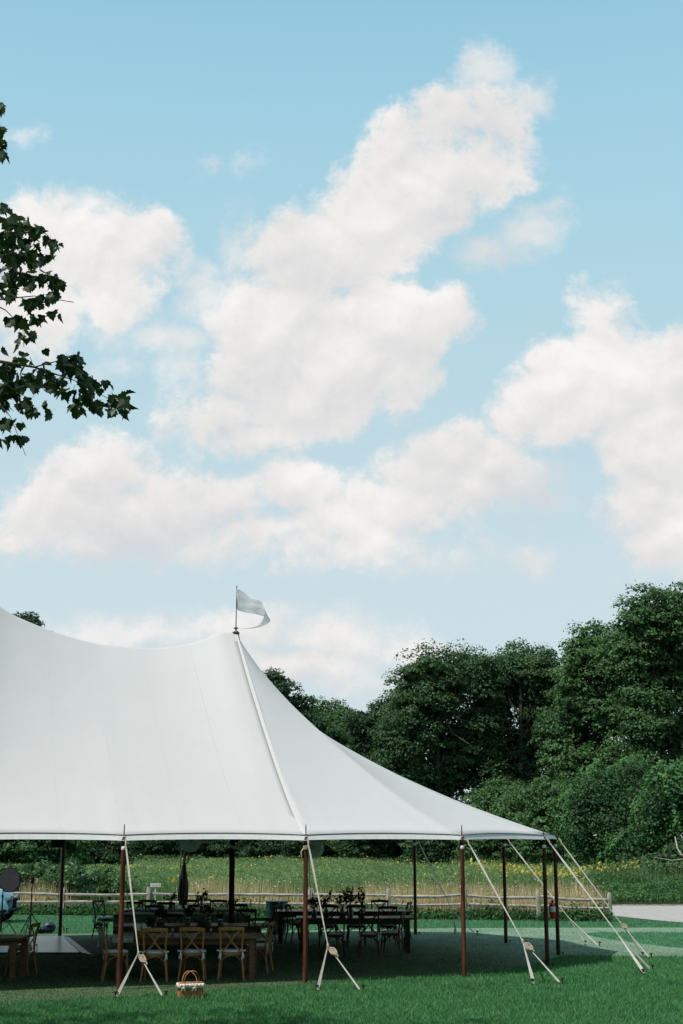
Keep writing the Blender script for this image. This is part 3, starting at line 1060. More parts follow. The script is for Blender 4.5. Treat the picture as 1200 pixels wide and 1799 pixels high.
# leafy brambles inside the meadow on the left
for (lb, Y, lab) in [
    ([(20, 1545, 40, 28), (66, 1540, 34, 30)], 51, 'leafy bramble mound behind the fence at the far left'),
    ([(120, 1545, 44, 32), (150, 1555, 30, 24)], 50, 'leafy bramble mound behind the fence between the speaker pole and first side pole'),
    ([(190, 1552, 26, 26), (222, 1560, 22, 20)], 50, 'smaller bramble mound behind the leftmost brown pole'),
]:
    tree('bramble', lb, Y, LEAF[4], lab, 'bramble', size=0.10, dens=1.3, clump=0.35, r0=0.03)

# far woods closing the view to both sides and an added sky blocker behind the camera
def woods(name, xs, ys, hs, size, label):
    c = np.stack([xs, ys, rng.random(len(xs)) * hs], 1)
    inw = np.stack([-xs, 25 - ys, np.full(len(xs), 25.0)], 1)
    inw /= np.linalg.norm(inw, axis=1, keepdims=True)
    o = npmesh(name, leafcards(c, rng.normal(size=c.shape) * 0.45 + inw, size, 0.75), 4, LEAF[3])
    tag(o, label, 'woods', kind='stuff')


n = 30000
x = rng.uniform(-170, 170, n)
x = x[(x < -26) | (x > 34)]
y = 112 + rng.uniform(-4, 4, len(x))
woods('far_woods', x, y, 13 + 5 * noise2(x, y * 0, 0.12, 14), 1.1, 'far woods closing the horizon')
n = 60000  # unseen tree ring, added to keep low sky light out of the tent
a = rng.uniform(-PI * 1.10, PI * 0.10, n)
rr = 50 + rng.uniform(-3, 5, n)
x, y = rr * np.cos(a), 14 + rr * 0.9 * np.sin(a)
k = (np.abs(x) > 0.34 * y + 4) | (y < 0)
x, y, a = x[k], y[k], a[k]
woods('shading_woods', x, y, 15 + 6 * noise2(a * 9, a * 0, 1.0, 15), 0.8, 'unseen woods added behind and beside the camera to block low sky light')


# ---------------------------------------------------------------- rail fence
fence = empty('split_rail_fence', (0, fl(0), 0), 0, 'weathered grey two rail split fence between the lawn and the meadow', 'fence')
fposts = []
for (px, top) in ((-190, 1556), (-40, 1558), (110, 1560), (261, 1558), (404, 1560), (545, 1561), (683, 1561), (817, 1560), (947, 1563), (1072, 1568)):
    # intersect the sight line with the fence line
    r = ray(px, 1610)
    kx = r[0] / r[1]
    Y = (43.5 + 0.213 * 5.8) / (1 + 0.213 * kx)
    X = kx * Y
    h_ = P(px, top, Y).z
    fposts.append((X, Y, h_))
org = Vector((0, fl(0), 0))
for (X, Y, h_) in fposts:
    mb = MB()
    w = random.uniform(0.10, 0.13)
    tw = random.uniform(-0.2, 0.2)
    pr = []
    for i, z in enumerate((0, h_ * .3, h_ * .6, h_ * .93, h_)):
        pr.append((z, w * (1 - 0.05 * i) * (0.55 if i == 4 else 1)))
    lean = random.uniform(-0.02, 0.02)
    vs, fs = [], []
    for z, ww in pr:
        for a in range(6):
            an = tw + a * PI / 3 + 0.1 * math.sin(z * 9)
            vs.append((X + lean * z + ww * .62 * math.cos(an) * (1 + .12 * (a % 2)), Y + ww * .62 * math.sin(an), z))
    for i in range(4):
        for a in range(6):
            fs.append((i * 6 + a, i * 6 + (a + 1) % 6, i * 6 + 6 + (a + 1) % 6, i * 6 + 6 + a))
    fs.append(tuple(range(24, 30)))
    mb.add(vs, fs)
    o = mb.build('post', M['fencep'], fence, True)
    o.data.transform(Matrix.Translation(-org))
for i in range(len(fposts) - 1):
    a, b_ = fposts[i], fposts[i + 1]
    for lv, (zf) in enumerate((0.76, 0.46)):
        p0 = Vector((a[0], a[1] - 0.03 + 0.06 * (i % 2), a[2] * zf + random.uniform(-.02, .02)))
        p1 = Vector((b_[0], b_[1] - 0.03 + 0.06 * (i % 2), b_[2] * zf + random.uniform(-.02, .02)))
        pts, rr = [], []
        sag = random.uniform(-0.02, 0.045)
        for t in (0, .08, .25, .45, .65, .85, .94, 1):
            p = p0.lerp(p1, t)
            p.z += -sag * math.sin(PI * t) + random.uniform(-.008, .008)
            pts.append(p)
            rr.append(0.028 if t in (0, 1) else random.uniform(0.042, 0.060))
        mb = MB().tube(pts, rr, 5)
        o = mb.build('rail', M['fence'], fence, False)
        o.data.transform(Matrix.Translation(-org))

# small white sign on a post in the meadow grass
sg = G(273, 1600)
sy = fl(sg.x) + 0.9
p = P(273.5, 1555, sy)
root = empty('meadow_sign', (p.x, sy, 0), 0.08, 'small white sign on a thin white stake behind the fence', 'sign')
MB().box((0, 0, p.z), (0.34, 0.02, 0.115)).build('board', M['white'], root, bevel=0.003)
MB().box((-0.01, 0.02, p.z / 2), (0.035, 0.02, p.z)).build('stake', M['white'], root)
mb = MB()
for k_ in range(9):
    mb.box((-0.12 + k_ * 0.022, -0.012, p.z + 0.004), (0.012, 0.003, 0.026 + 0.01 * (k_ % 2)))
mb.build('lettering', mat('faded_print', (0.45, 0.46, 0.45), 0.8), root)
MB().box((0.125, -0.012, p.z + 0.002), (0.03, 0.003, 0.03)).build('symbol', M['dgrey'], root)


# ---------------------------------------------------------------- the tent
tent = empty('sailcloth_tent', (-2.5, 31.2, 0), 0, 'large white sailcloth tent with peaked roof, brown side poles and webbing guy lines', 'tent')
T0 = Vector((-2.5, 31.2, 0))


def tpart(mb, name, m, smooth_=True, parent=None, bevel=0):
    o = mb.build(name, m, parent or tent, smooth_, bevel)
    if parent is None:
        o.data.transform(Matrix.Translation(-T0))
    return o


ZE = 2.42                                    # eave height
AX = Vector((0.957, 0.290, 0))               # along the ridge, towards the rounded end
C1 = P(407, 1560, 31.2)
C1.z = 0
ZP1 = P(415, 1112, C1.y).z                   # peak height at the end pole
DP = 6.2
C2 = C1 - AX * DP
ends = [G(536, 1729), G(816, 1717), G(962, 1697), G(981, 1678), G(889, 1657), G(730, 1642), Vector((-0.93, 37.7, 0)), G(321, 1643)]
N_ = Vector((-AX.y, AX.x, 0))
front = [ends[0] + (-AX) * 2.98, ]
front[0] = G(209, 1739)
front += [ends[0] - AX * 6.2]
back = [G(105, 1645), ends[7] - AX * 6.2]
W2 = (DP * 2)


def mirror(p):                               # the far end repeats this end, turned about the middle pole
    q_ = C2 * 2 - p
    q_.z = p.z
    return q_


# ridge heights measured from the end peak (s = metres along the ridge)
RS = np.array([0, .3, .7, 1.2, 1.93, 2.8, 3.74, 4.4, 4.92, 5.5, 6.2])
RZ = np.array([ZP1, 6.78, 6.62, 6.46, 6.37, 6.40, 6.58, 6.80, 7.02, 7.42, 8.05])
ZP2 = 8.05
PT = np.array([0, .03, .0625, .15, .26, .33, .45, .554, .688, .83, .92, 1])
PZ = np.array([1, .905, .83, .66, .51, .435, .335, .258, .168, .085, .038, 0])


def interp(x, X, Z):
    """monotone cubic through the table"""
    h = np.diff(X)
    d = np.diff(Z) / h
    m = np.zeros(len(X))
    m[1:-1] = np.where(d[:-1] * d[1:] > 0, 2 * d[:-1] * d[1:] / (d[:-1] + d[1:] + 1e-12), 0)
    m[0], m[-1] = d[0], d[-1]
    i = int(min(max(np.searchsorted(X, x) - 1, 0), len(h) - 1))
    t = (x - X[i]) / h[i]
    return ((2 * t**3 - 3 * t**2 + 1) * Z[i] + (t**3 - 2 * t**2 + t) * h[i] * m[i]
            + (-2 * t**3 + 3 * t**2) * Z[i + 1] + (t**3 - t**2) * h[i] * m[i + 1])


def eave(a, b_, t, inward):
    p = a.lerp(b_, t)
    s_ = math.sin(PI * t) ** 0.8
    p = p + inward * (0.10 * s_)
    p.z = ZE + 0.035 * s_
    return p, s_


NT = 34
cols = []                                    # columns of the roof surface: (ridge point, eave point, kind weight, hip weight)
NS = 24
# rounded end, front pole round to the back pole
for i in range(7):
    a, b_ = ends[i], ends[i + 1]
    inw = (C1 - (a + b_) / 2).normalized()
    for k in range(NS + (1 if i == 6 else 0)):
        t = k / NS
        e_, s_ = eave(a, b_, t, inw)
        top = Vector((C1.x, C1.y, ZP1))
        ph = (i + t) / 7                       # 0 and 1 at the hips, 0.5 at the nose of the rounded end
        wd = min(1.0, min(ph, 1 - ph) / 0.36)
        cols.append((top, e_, wd * wd * (3 - 2 * wd), 1 - s_, min(t, 1 - t)))


def ridge(s):
    s = min(max(s, 0), 2 * DP)
    sm = s if s <= DP else 2 * DP - s
    z = float(interp(sm, RS, RZ))
    p = C1 - AX * s
    return Vector((p.x, p.y, z)), sm


def side_cols(row, inward, s0=0.0):
    """columns along a straight side; row = pole positions from the C1 end to the C3 end"""
    out = []
    L = len(row) - 1
    for i in range(L):
        for k in range(NS + (1 if i == L - 1 else 0)):
            t = k / NS
            e_, s_ = eave(row[i], row[i + 1], t, inward)
            s = (i + t) / L * 2 * DP
            r, sm = ridge(s)
            d = min(sm, DP - sm) / (DP / 2)
            out.append((r, e_, 0.0, (1 - s_) * 0.6, min(t, 1 - t)))
    return out


frow = [ends[0], front[0], front[1]]
brow = [ends[7], back[0], back[1]]
# far half of both straight sides, by the half turn
frow_full = frow + [mirror(brow[1]), mirror(brow[0])]
brow_full = brow + [mirror(frow[1]), mirror(frow[0])]
side_f = side_cols(frow_full, N_)
side_b = side_cols(brow_full, -N_)


def surf(col, t):
    top, e_, w, hip, fr = col
    zz_p = float(interp(t, PT, PZ))
    zz_s = (1 - t) ** 1.20 * (1 - .10 * math.exp(-t / .05)) + .10 * math.exp(-t / .05) * (1 - t)
    f_ = zz_p * w + zz_s * (1 - w)
    z = e_.z + (top.z - e_.z) * f_
    z += 0.035 * hip * math.sin(PI * min(1, t * 1.05))
    if t > .72:                              # tension creases fanning out from each pole
        z += .014 * math.sin(fr * 42) * math.exp(-fr / .13) * math.sin(PI * (t - .72) / .28)
    return Vector((top.x + (e_.x - top.x) * t, top.y + (e_.y - top.y) * t, z))


def roof_part(mb, cs, closed=False, flip=False):
    n = len(cs)
    vs, fs = [], []
    for c_ in cs:
        for j in range(NT + 1):
            t = (j / NT) ** 1.35
            vs.append(surf(c_, t))
    for i in range(n - 1):
        for j in range(NT):
            q_ = (i * (NT + 1) + j, i * (NT + 1) + j + 1, (i + 1) * (NT + 1) + j + 1, (i + 1) * (NT + 1) + j)
            fs.append(q_[::-1] if flip else q_)
    mb.add(vs, fs)


mb = MB()
roof_part(mb, cols)
roof_part(mb, side_f, flip=True)
roof_part(mb, side_b)
far_cols = []
for (top, e_, w, hip, fr) in cols:
    e2 = mirror(e_)
    e2.z = e_.z
    t2 = C1 - AX * 2 * DP
    far_cols.append((Vector((t2.x, t2.y, ZP1)), e2, w, hip, fr))
roof_part(mb, far_cols)
roof = tpart(mb, 'canopy', M['canvas'])
bm_ = roof.modifiers.new('weld', 'WELD')
bm_.merge_threshold = 0.002
so = roof.modifiers.new('cloth_thickness', 'SOLIDIFY')
so.thickness = 0.012
so.offset = 0


def edge_pts(cs):
    return [surf(c_, 1.0) for c_ in cs]


def drop_hem(cs, outc):
    e_ = edge_pts(cs)
    up_, lo, mid = MB(), MB(), MB()
    vs, fs = [], []
    for i, p in enumerate(e_):
        t = cs[i][3]
        sc_ = 0.075 + 0.02 * (1 - t)
        for (dz_, off) in ((0.000, 0.012), (-sc_, 0.055), (-sc_, 0.043), (0.000, 0.0)):
            o_ = (p - outc(p)).normalized()
            vs.append(p + Vector((o_.x * off, o_.y * off, dz_)))
    for i in range(len(e_) - 1):
        for k in range(4):
            fs.append((i * 4 + k, i * 4 + (k + 1) % 4, i * 4 + 4 + (k + 1) % 4, i * 4 + 4 + k))
    lo.add(vs, fs)
    tpart(lo, 'hem_band', M['hem'])
    cpts = []
    for p in e_:
        o_ = (p - outc(p)).normalized()
        cpts.append(p + Vector((o_.x * .014, o_.y * .014, 0.006)))
    mid.tube(cpts, 0.0065, 5)
    tpart(mid, 'edge_cord', M['cord'])


cz = lambda c: (lambda p: Vector((c.x, c.y, p.z)))
drop_hem(cols, cz(C1))
drop_hem(side_f, lambda p: p + N_)
drop_hem(side_b, lambda p: p - N_)
drop_hem(far_cols, cz(C1 - AX * 2 * DP))
# heavy webbing seam over the hip between the peak and the front pole, and lighter seams at other poles


def seam_strip(c_, w, lift, m, name='seam_webbing', th=0.006, side=None):
    pts = []
    for j in range(40):
        t = 0.012 + (j / 39) ** 1.2 * 0.985
        pts.append(surf(c_, t) + Vector((0, 0, lift)))
    d = (c_[1] - c_[0])
    sd = Vector((-d.y, d.x, 0)).normalized()
    ww = [w * (0.55 + 0.45 * min(1, 4 * j / 39)) for j in range(40)]
    tpart(MB().strip(pts, ww, th, side or sd), name, m, False)


seam_strip(cols[0], 0.075, 0.014, M['seam'])
thin_mat = mat('canopy_seam_tape', (0.415, 0.425, 0.435), 0.8, 0.03)
for i in (1, 2, 3, 4, 5, 6):
    seam_strip(cols[i * NS], 0.03, 0.0075, thin_mat, 'canopy_seam', .002)
seam_strip(cols[7 * NS], 0.085, 0.022, M['seam'])
for i in range(8, len(side_f), 8):
    seam_strip(side_f[i], 0.018, 0.0075, thin_mat, 'canopy_seam', .002)

# poles
HT = ZE - 0.02


def side_pole(b_, label=None, band=True):
    b_ = Vector((b_.x, b_.y, 0))
    mb = MB().tube([b_, b_ + Vector((0, 0, .5)), b_ + Vector((0, 0, HT))], [0.043, 0.041, 0.037], 12)
    o = tpart(mb, 'side_pole', M['pole'])
    s_ = MB().tube([b_ + Vector((0, 0, HT - .02)), b_ + Vector((0, 0, HT + .16)), b_ + Vector((0, 0, HT + .205))], [0.011, 0.010, 0.006], 6)
    k_ = tpart(s_, 'pole_pin', M['iron'], True, o)
    k_.data.transform(Matrix.Translation(-T0))
    if band:
        k_ = tpart(MB().lathe([(0.0385, HT - .215), (0.0425, HT - .21), (0.0425, HT - .16), (0.0385, HT - .155)], b_, 14), 'pole_band', M['tape'], True, o)
        k_.data.transform(Matrix.Translation(-T0))
    # hardware loop where the webbing meets the eave
    mb = MB()
    mb.tube([b_ + Vector((.03 * math.cos(a), -.05, HT - .06 + .035 * math.sin(a))) for a in [x * PI / 4 for x in range(9)]], 0.008, 5)
    k_ = tpart(mb, 'eave_ring', M['iron'], True, o)
    k_.data.transform(Matrix.Translation(-T0))
    # steel foot pin beside the base
    return o


poles_all = ends + [front[0], front[1], back[0], back[1]]
for p in poles_all:
    side_pole(p)
for p in poles_all:
    side_pole(mirror(p))
# small iron pins at the foot of some poles
for p in ends[:7]:
    b_ = Vector((p.x + 0.09, p.y - 0.02, 0))
    mb = MB().tube([b_, b_ + Vector((0, 0, .05))], 0.011, 6)
    mb.lathe([(0.012, .05), (0.028, .055), (0.028, .068), (0.01, .072)], b_, 8)
    tpart(mb, 'foot_pin', M['iron'])

for (c_, zp) in ((C1, ZP1), (C2, ZP2), (C1 - AX * 2 * DP, ZP1)):
    mb = MB().tube([c_, c_ + Vector((0, 0, 2.5)), c_ + Vector((0, 0, zp - .02))], [0.060, 0.060, 0.050], 16)
    tpart(mb, 'centre_pole', M['pole'])
    mb = MB().lathe([(0.075, zp - .03), (0.085, zp), (0.05, zp + .035), (0.018, zp + .05), (0.018, zp + .09), (0.055, zp + .10), (0.05, zp + .115), (0.012, zp + .13)], c_, 14)
    tpart(mb, 'peak_cap', M['iron'])
# gathered cloth collar round the peak
mb = MB()
vs, fs = [], []
for j, (r_, z_) in enumerate(((.045, .045), (0.060, .0), (0.075, -.10), (0.115, -.26))):
    for k in range(32):
        a = 2 * PI * k / 32
        rr = r_ * (1 + 0.10 * (k % 2))
        vs.append((C1.x + rr * math.cos(a), C1.y + rr * math.sin(a), ZP1 + z_))
for j in range(3):
    for k in range(32):
        fs.append((j * 32 + k, j * 32 + 32 + k, j * 32 + 32 + (k + 1) % 32, j * 32 + (k + 1) % 32))
mb.add(vs, fs)
tpart(mb, 'peak_collar', M['canvas'])

# flag staff and swallow-like pennant curling back on itself
fb = Vector((C1.x, C1.y, ZP1 + .12))
ft = P(416, 1030, C1.y)
staff = tpart(MB().tube([fb, ft], [0.013, 0.008], 6), 'flagstaff', M['iron'])
k_ = tpart(MB().ball(ft, 0.016, 8, 6), 'staff_ball', M['iron'], True, staff)
k_.data.transform(Matrix.Translation(-T0))
mid = [(416, 1052, 20, 0.0), (423, 1055, 18.5, .03), (432, 1059.5, 17, .06), (442, 1063, 14.5, .07), (452, 1066, 13.5, .05), (461, 1069, 13, 0.0),
       (467, 1074, 10.5, -.06), (470, 1081, 8.5, -.12), (469.5, 1088, 7.0, -.16), (465, 1095, 5.2, -.18), (457, 1100, 3.2, -.17), (447, 1103, 2.2, -.15), (434, 1104.3, 1.5, -.12), (418, 1105.3, .3, -.06)]
vs, fs = [], []
NF = 7
for i, (x_, y_, h_, dY) in enumerate(mid):
    ang = 0.0
    if i >= 6:                                 # the tail turns over
        ang = min(1.25, (i - 5) * 0.33)
    for j in range(NF):
        u = j / (NF - 1) * 2 - 1
        rip = 0.006 * math.sin(u * 7 + i * 1.1) * (1 if i < 7 else .4)
        p = P(x_ + math.sin(ang) * u * h_, y_ + math.cos(ang) * u * h_ * (1 if i < 6 else 1), C1.y + dY + rip + (0.09 * u if i >= 4 else 0.02 * u))
        vs.append(p)
for i in range(len(mid) - 1):
    for j in range(NF - 1):
        fs.append((i * NF + j, (i + 1) * NF + j, (i + 1) * NF + j + 1, i * NF + j + 1))
k_ = MB().add(vs, fs).build('pennant', M['flag'], staff, True)
k_.data.transform(Matrix.Translation(-T0))
ss = k_.modifiers.new('subd', 'SUBSURF')
ss.levels = ss.render_levels = 2
sm_ = k_.modifiers.new('thick', 'SOLIDIFY')
sm_.thickness = 0.004


# guy lines: a strap from the eave to a pulley block, two straps on to the stakes
def stake(p, d):
    b_ = Vector((p.x, p.y, 0)) + d
    mb = MB().tube([b_ - Vector((0, 0, .05)), b_ + Vector((0.01, 0, .085))], 0.014, 7)
    mb.lathe([(0.014, .075), (0.034, .085), (0.034, .103), (0.012, .108)], b_ + Vector((0.01, 0, 0)), 8)
    tpart(mb, 'stake', M['iron'])


def guy(top, knot_px, s1, s2, wide=0.05, dark=False, knot_big=1.0):
    mid_ = (s1 + s2) / 2
    best, tb = 1e9, 0.6
    for i in range(200):
        t = i / 200
        q_ = top.lerp(mid_, t)
        e_ = abs(proj(q_)[1] - knot_px[1])
        if e_ < best:
            best, tb = e_, t
    Y = top.lerp(mid_, tb).y
    K = P(knot_px[0], knot_px[1], Y)
    side = Vector((0.94, 0.34, 0))
    pts = [top.lerp(K, t) for t in (0, .1, .25, .6, .93, 1)]
    tpart(MB().strip(pts, [.012, .024, wide * .66, wide * .45, wide * .30, .016], 0.006, side), 'guy_strap', M['strap'], False)
    d = (K - top).normalized()
    # lashing at the top
    mb = MB()
    mb.tube([top + Vector((0, 0, .03)), top + d * .03 + Vector((.012, -.01, 0)), top + d * .08, top + d * .12 + Vector((-.008, 0, 0)), top + d * .16], [.010, .014, .012, .013, .008], 7)
    tpart(mb, 'top_lashing', M['rope'])
    # knot and coiled tail hanging off to the right of the block
    kb = knot_big
    mb = MB()
    mb.ball(K + d * .01, (.020 * kb, .018 * kb, .040 * kb), 8, 6)
    tpart(mb, 'rope_block', M['rope'])
    if kb > 0.75:
        mb = MB()
        e2 = (s2 - K).normalized()
        for q_ in range(3):
            c0 = K + e2 * (0.10 * kb) + Vector((.012 * q_, -.014 * q_, 0))
            ring = []
            for a in range(11):
                an = a * 2 * PI / 10
                ring.append(c0 + e2 * (.060 * kb * math.cos(an)) + Vector((.020 * kb * math.sin(an) + 0.01 * q_, -.01, .018 * math.sin(an))))
            mb.tube(ring, .010 * kb, 6, cap=False)
        mb.tube([c0 + Vector((.03, 0, .02)), c0 + Vector((.045, 0, -.02)), c0 + e2 * .11 + Vector((0.02, 0, 0))], [.012, .02, .012], 6)
        tpart(mb, 'rope_coil', M['rope'])
    for (s_, w_) in ((s1, wide * 1.0), (s2, wide * .65)):
        g_ = Vector((s_.x, s_.y, 0.03))
        pts = [K.lerp(g_, t) for t in (0, .12, .4, .75, .96, 1)]
        tpart(MB().strip(pts, [.012, .018, w_ * .55, w_ * .9, w_, w_ * .6], 0.006, side), 'anchor_strap', M['strap'], False)
        stake(s_, Vector((0.045 if s_ is s2 else -0.03, .02, 0)))


def gtop(p, dx_=0.0):
    return Vector((p.x + dx_, p.y - .06, HT - .05))


guy(gtop(front[0], .03), (243, 1674), G(205, 1754), G(285, 1753), .050)
guy(gtop(ends[0], .03), (576, 1661), G(558, 1742), G(632, 1742), .050, knot_big=1.1)
guy(gtop(ends[1], .08), (918, 1653), G(938, 1731), G(983, 1729), .060, knot_big=1.15)
guy(gtop(ends[2], .06), (1085, 1641), G(1133, 1713), G(1142, 1705), .070, knot_big=.7)
guy(gtop(ends[3], .08), (1090, 1621), G(1131, 1682), G(1140, 1684), .050, knot_big=.8)
guy(gtop(ends[4], .08), (998, 1611), G(1030, 1661), G(1050, 1663), .055, knot_big=.7)
guy(gtop(ends[5], .06), (795, 1600), G(801, 1641), G(835, 1643), .050, knot_big=.7)
guy(gtop(ends[6], .06), (546, 1582), G(540, 1640), G(562, 1641), .045, knot_big=.6)
guy(gtop(ends[7], -.05), (312, 1576), G(300, 1634), G(330, 1635), .045, knot_big=.6)
guy(gtop(back[0], -.02), (101, 1604), G(80, 1638), G(113, 1638), .045, knot_big=.6)
for p in ends[:7]:
    q_ = mirror(p)
    d_ = (q_ - (C1 - AX * 2 * DP))
    d_.z = 0
    d_.normalize()
    s1_ = q_ + d_ * 1.5 + Vector((-d_.y, d_.x, 0)) * .3
    s2_ = q_ + d_ * 1.5 - Vector((-d_.y, d_.x, 0)) * .3
    K_ = q_ + d_ * 1.1 + Vector((0, 0, .75))
    guy(Vector((q_.x, q_.y, HT - .05)), proj(K_) if K_.y > 15 else (0, 1600), s1_, s2_, .05)
# rope tied round the collar of the front hip pole, tail hanging
b_ = ends[0]
mb = MB()
for q_ in range(3):
    mb.tube([Vector((b_.x + .05 * math.cos(a), b_.y + .05 * math.sin(a), HT - .16 - .022 * q_)) for a in [x * PI / 5 for x in range(11)]], .010, 5, cap=False)
mb.tube([Vector((b_.x - .05, b_.y - .03, HT - .2)), Vector((b_.x - .075, b_.y - .05, HT - .26)), Vector((b_.x - .07, b_.y - .05, HT - .34))], [.012, .016, .010], 6)
tpart(mb, 'pole_lashing', M['rope'])
# coiled white rope hanging from the back pole by the fan
p7 = ends[7]
mb = MB()
for q_ in range(3):
    mb.tube([Vector((p7.x + .05 + .06 * math.cos(a) + .01 * q_, p7.y - .12 - .01 * q_, 1.95 + .22 * math.sin(a))) for a in [x * PI / 6 for x in range(13)]], .010, 5, cap=False)
tpart(mb, 'hanging_rope', M['rope'])


# ---------------------------------------------------------------- dance floor
a_, b2_ = G(155, 1677), G(120, 1647)
dfloor = empty('dance_floor', (a_.x, a_.y, 0), 0, 'pale grey portable dance floor laid on the turf at the far left', 'dance floor')
ux = Vector((-1, -0.0, 0))
vy = (b2_ - a_)
L = vy.length
vy.normalize()
wE = 0.16
npx, npy = 7, 6
pw, ph = 0.92, (L - wE) / npy
pmesh = None
for i in range(npx):
    for j in range(npy):
        c = Vector((0, 0, 0)) + ux * (wE + (i + .5) * pw) + vy * ((j + .5) * ph + 0.02)
        if pmesh is None:
            mb = MB()
            e1, e2 = ux * (pw / 2 - .004), vy * (ph / 2 - .004)
            q_ = [-e1 - e2, e1 - e2, e1 + e2, -e1 + e2]
            mb.add([p + Vector((0, 0, .004)) for p in q_] + [p + Vector((0, 0, .045)) for p in q_],
                   [(0, 1, 2, 3), (7, 6, 5, 4), (0, 4, 5, 1), (1, 5, 6, 2), (2, 6, 7, 3), (3, 7, 4, 0)])
            pmesh = mb.mesh('floor_panel', M['floor'])
        o = bpy.data.objects.new('floor_panel', pmesh)
        COL.objects.link(o)
        o.parent = dfloor
        o.location = c


def ramp(p0, p1, p2, p3, name):
    mb = MB()
    mb.add([p0 + Vector((0, 0, .043)), p1 + Vector((0, 0, .043)), p2 + Vector((0, 0, .008)), p3 + Vector((0, 0, .008)),
            p0 + Vector((0, 0, .005)), p1 + Vector((0, 0, .005)), p2 + Vector((0, 0, .005)), p3 + Vector((0, 0, .005))],
           [(0, 1, 2, 3), (7, 6, 5, 4), (0, 4, 5, 1), (1, 5, 6, 2), (2, 6, 7, 3), (3, 7, 4, 0)])
    return mb.build(name, M['edge'], dfloor)


e0 = ux * wE
far = vy * L
lft = ux * (wE + npx * pw)
ramp(e0 + vy * .02, e0 + far, far + vy * .12 - ux * .02, ux * 0 - ux * .06 - vy * .08, 'edge_ramp')
ramp(e0 + vy * .016, lft + vy * .016, lft - vy * .07, -ux * .06 - vy * .08 + ux * .08, 'edge_ramp')
MB().box(e0 * 1.0 + far / 2 + Vector((0, 0, .049)), (0.03, L - .1, .006), Matrix.Rotation(math.atan2(vy.y, vy.x) - PI / 2, 3, 'Z')).build('edge_trim', M['tape'], dfloor)


# ---------------------------------------------------------------- tables
def make_table(name, loc, rz, lx, ly, h, m, label, cat='table', nplank=5, group=None):
    root = empty(name, loc, rz, label, cat, group)
    w = ly / nplank
    for i in range(nplank):
        MB().box((random.uniform(-.004, .004), -ly / 2 + w * (i + .5), h - .018), (lx, w - .006, .036)).build('plank', m, root, bevel=.003)
    mb = MB()
    for s_ in (-1, 1):
        mb.box((0, s_ * (ly / 2 - .11), h - .085), (lx - .34, .026, .095))
        mb.box((s_ * (lx / 2 - .15), 0, h - .085), (.026, ly - .26, .095))
    mb.build('apron', m, root)
    for sx in (-1, 1):
        for sy_ in (-1, 1):
            MB().box((sx * (lx / 2 - .13), sy_ * (ly / 2 - .11), (h - .038) / 2), (.092, .092, h - .038), None, 1.0).build('leg', m, root, bevel=.005)
    return root


TH_ = 0.72
t1 = make_table('farm_table', (-2.93, 26.1, 0), 0.02, 2.55, 1.02, TH_, M['table'],
                'long wooden farm table set with flowers behind the three nearest chairs', group='wooden dining tables under the tent')
t1f = G(453, 1645, TH_)
t1.location = (-2.76, 25.55 - .0, 0)
c_ = G(444, 1722)
t1.location = (c_.x - 2.55 / 2 + .10, c_.y + .40, 0)
T1 = Vector(t1.location)
t2 = make_table('farm_table', (-2.95, G(330, 1626, TH_).y + .35, 0), 0.03, 2.9, 1.0, TH_, M['table'],
                'wooden table with yellow flowers directly beyond the nearest farm table', group='wooden dining tables under the tent')
T2 = Vector(t2.location)
t3 = make_table('farm_table', (-3.55, 33.1, 0), 0.03, 3.0, 1.0, TH_, M['table'],
                'table covered by the long grey green cloth in front of the centre pole', group='wooden dining tables under the tent')
T3 = Vector(t3.location)
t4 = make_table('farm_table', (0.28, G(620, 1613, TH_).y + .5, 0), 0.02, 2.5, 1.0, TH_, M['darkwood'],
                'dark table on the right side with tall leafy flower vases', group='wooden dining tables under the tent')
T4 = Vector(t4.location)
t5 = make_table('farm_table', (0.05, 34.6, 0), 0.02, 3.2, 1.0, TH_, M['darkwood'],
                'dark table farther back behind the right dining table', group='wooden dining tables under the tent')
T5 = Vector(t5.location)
t6 = make_table('farm_table', (-7.6, G(20, 1722).y + .4, 0), 0.0, 2.5, 1.0, TH_, M['table'],
                'wooden table cut off by the left edge in front of the dance floor', group='wooden dining tables under the tent')
c_ = G(16, 1722)
t6.location = (c_.x - 2.5 / 2 + .13 + .12, c_.y + .1, 0)
t7 = make_table('farm_table', (-3.9, 35.2, 0), 0.02, 2.6, 1.0, TH_, M['table'],
                'rearmost left table standing in front of the folded umbrella', group='wooden dining tables under the tent')
T7 = Vector(t7.location)


def cloth(loc, lx, ly, drop, label, hem=0.02):
    """a cloth laid over a table with drape on both long sides"""
    nx, ny = 40, 24
    vs, fs = [], []
    tot = ly + 2 * drop
    for i in range(nx + 1):
        x = (i / nx - .5) * lx
        for j in range(ny + 1):
            s_ = (j / ny - .5) * tot
            if abs(s_) <= ly / 2:
                y, z = s_, TH_ + .006
            else:
                over = abs(s_) - ly / 2
                y = math.copysign(ly / 2 + .010 + .02 * over / drop + .018 * (over / drop) * math.sin(x * 17 + (1 if s_ > 0 else 3)), s_)
                z = TH_ + .006 - over
            vs.append((x, y, z))
    for i in range(nx):
        for j in range(ny):
            a = i * (ny + 1) + j
            fs.append((a, a + ny + 1, a + ny + 2, a + 1))
    o = MB().add(vs, fs).build('tablecloth', M['linen'], None, True)
    o.location = loc
    so_ = o.modifiers.new('thick', 'SOLIDIFY')
    so_.thickness = .004
    so_.offset = 1
    tag(o, label, 'tablecloth')
    return o


cloth((T3.x + .0, T3.y, 0), 2.96, 1.02, .42, 'long grey green cloth draped over the table in front of the centre pole')
cloth((T7.x + .1, T7.y, 0), 2.4, 1.02, .30, 'grey cloth on the rearmost left table beside the folded umbrella')
cloth((T1.x - 1.06, T1.y, 0), .36, 1.04, .10, 'small grey cloth over the left end of the nearest farm table')


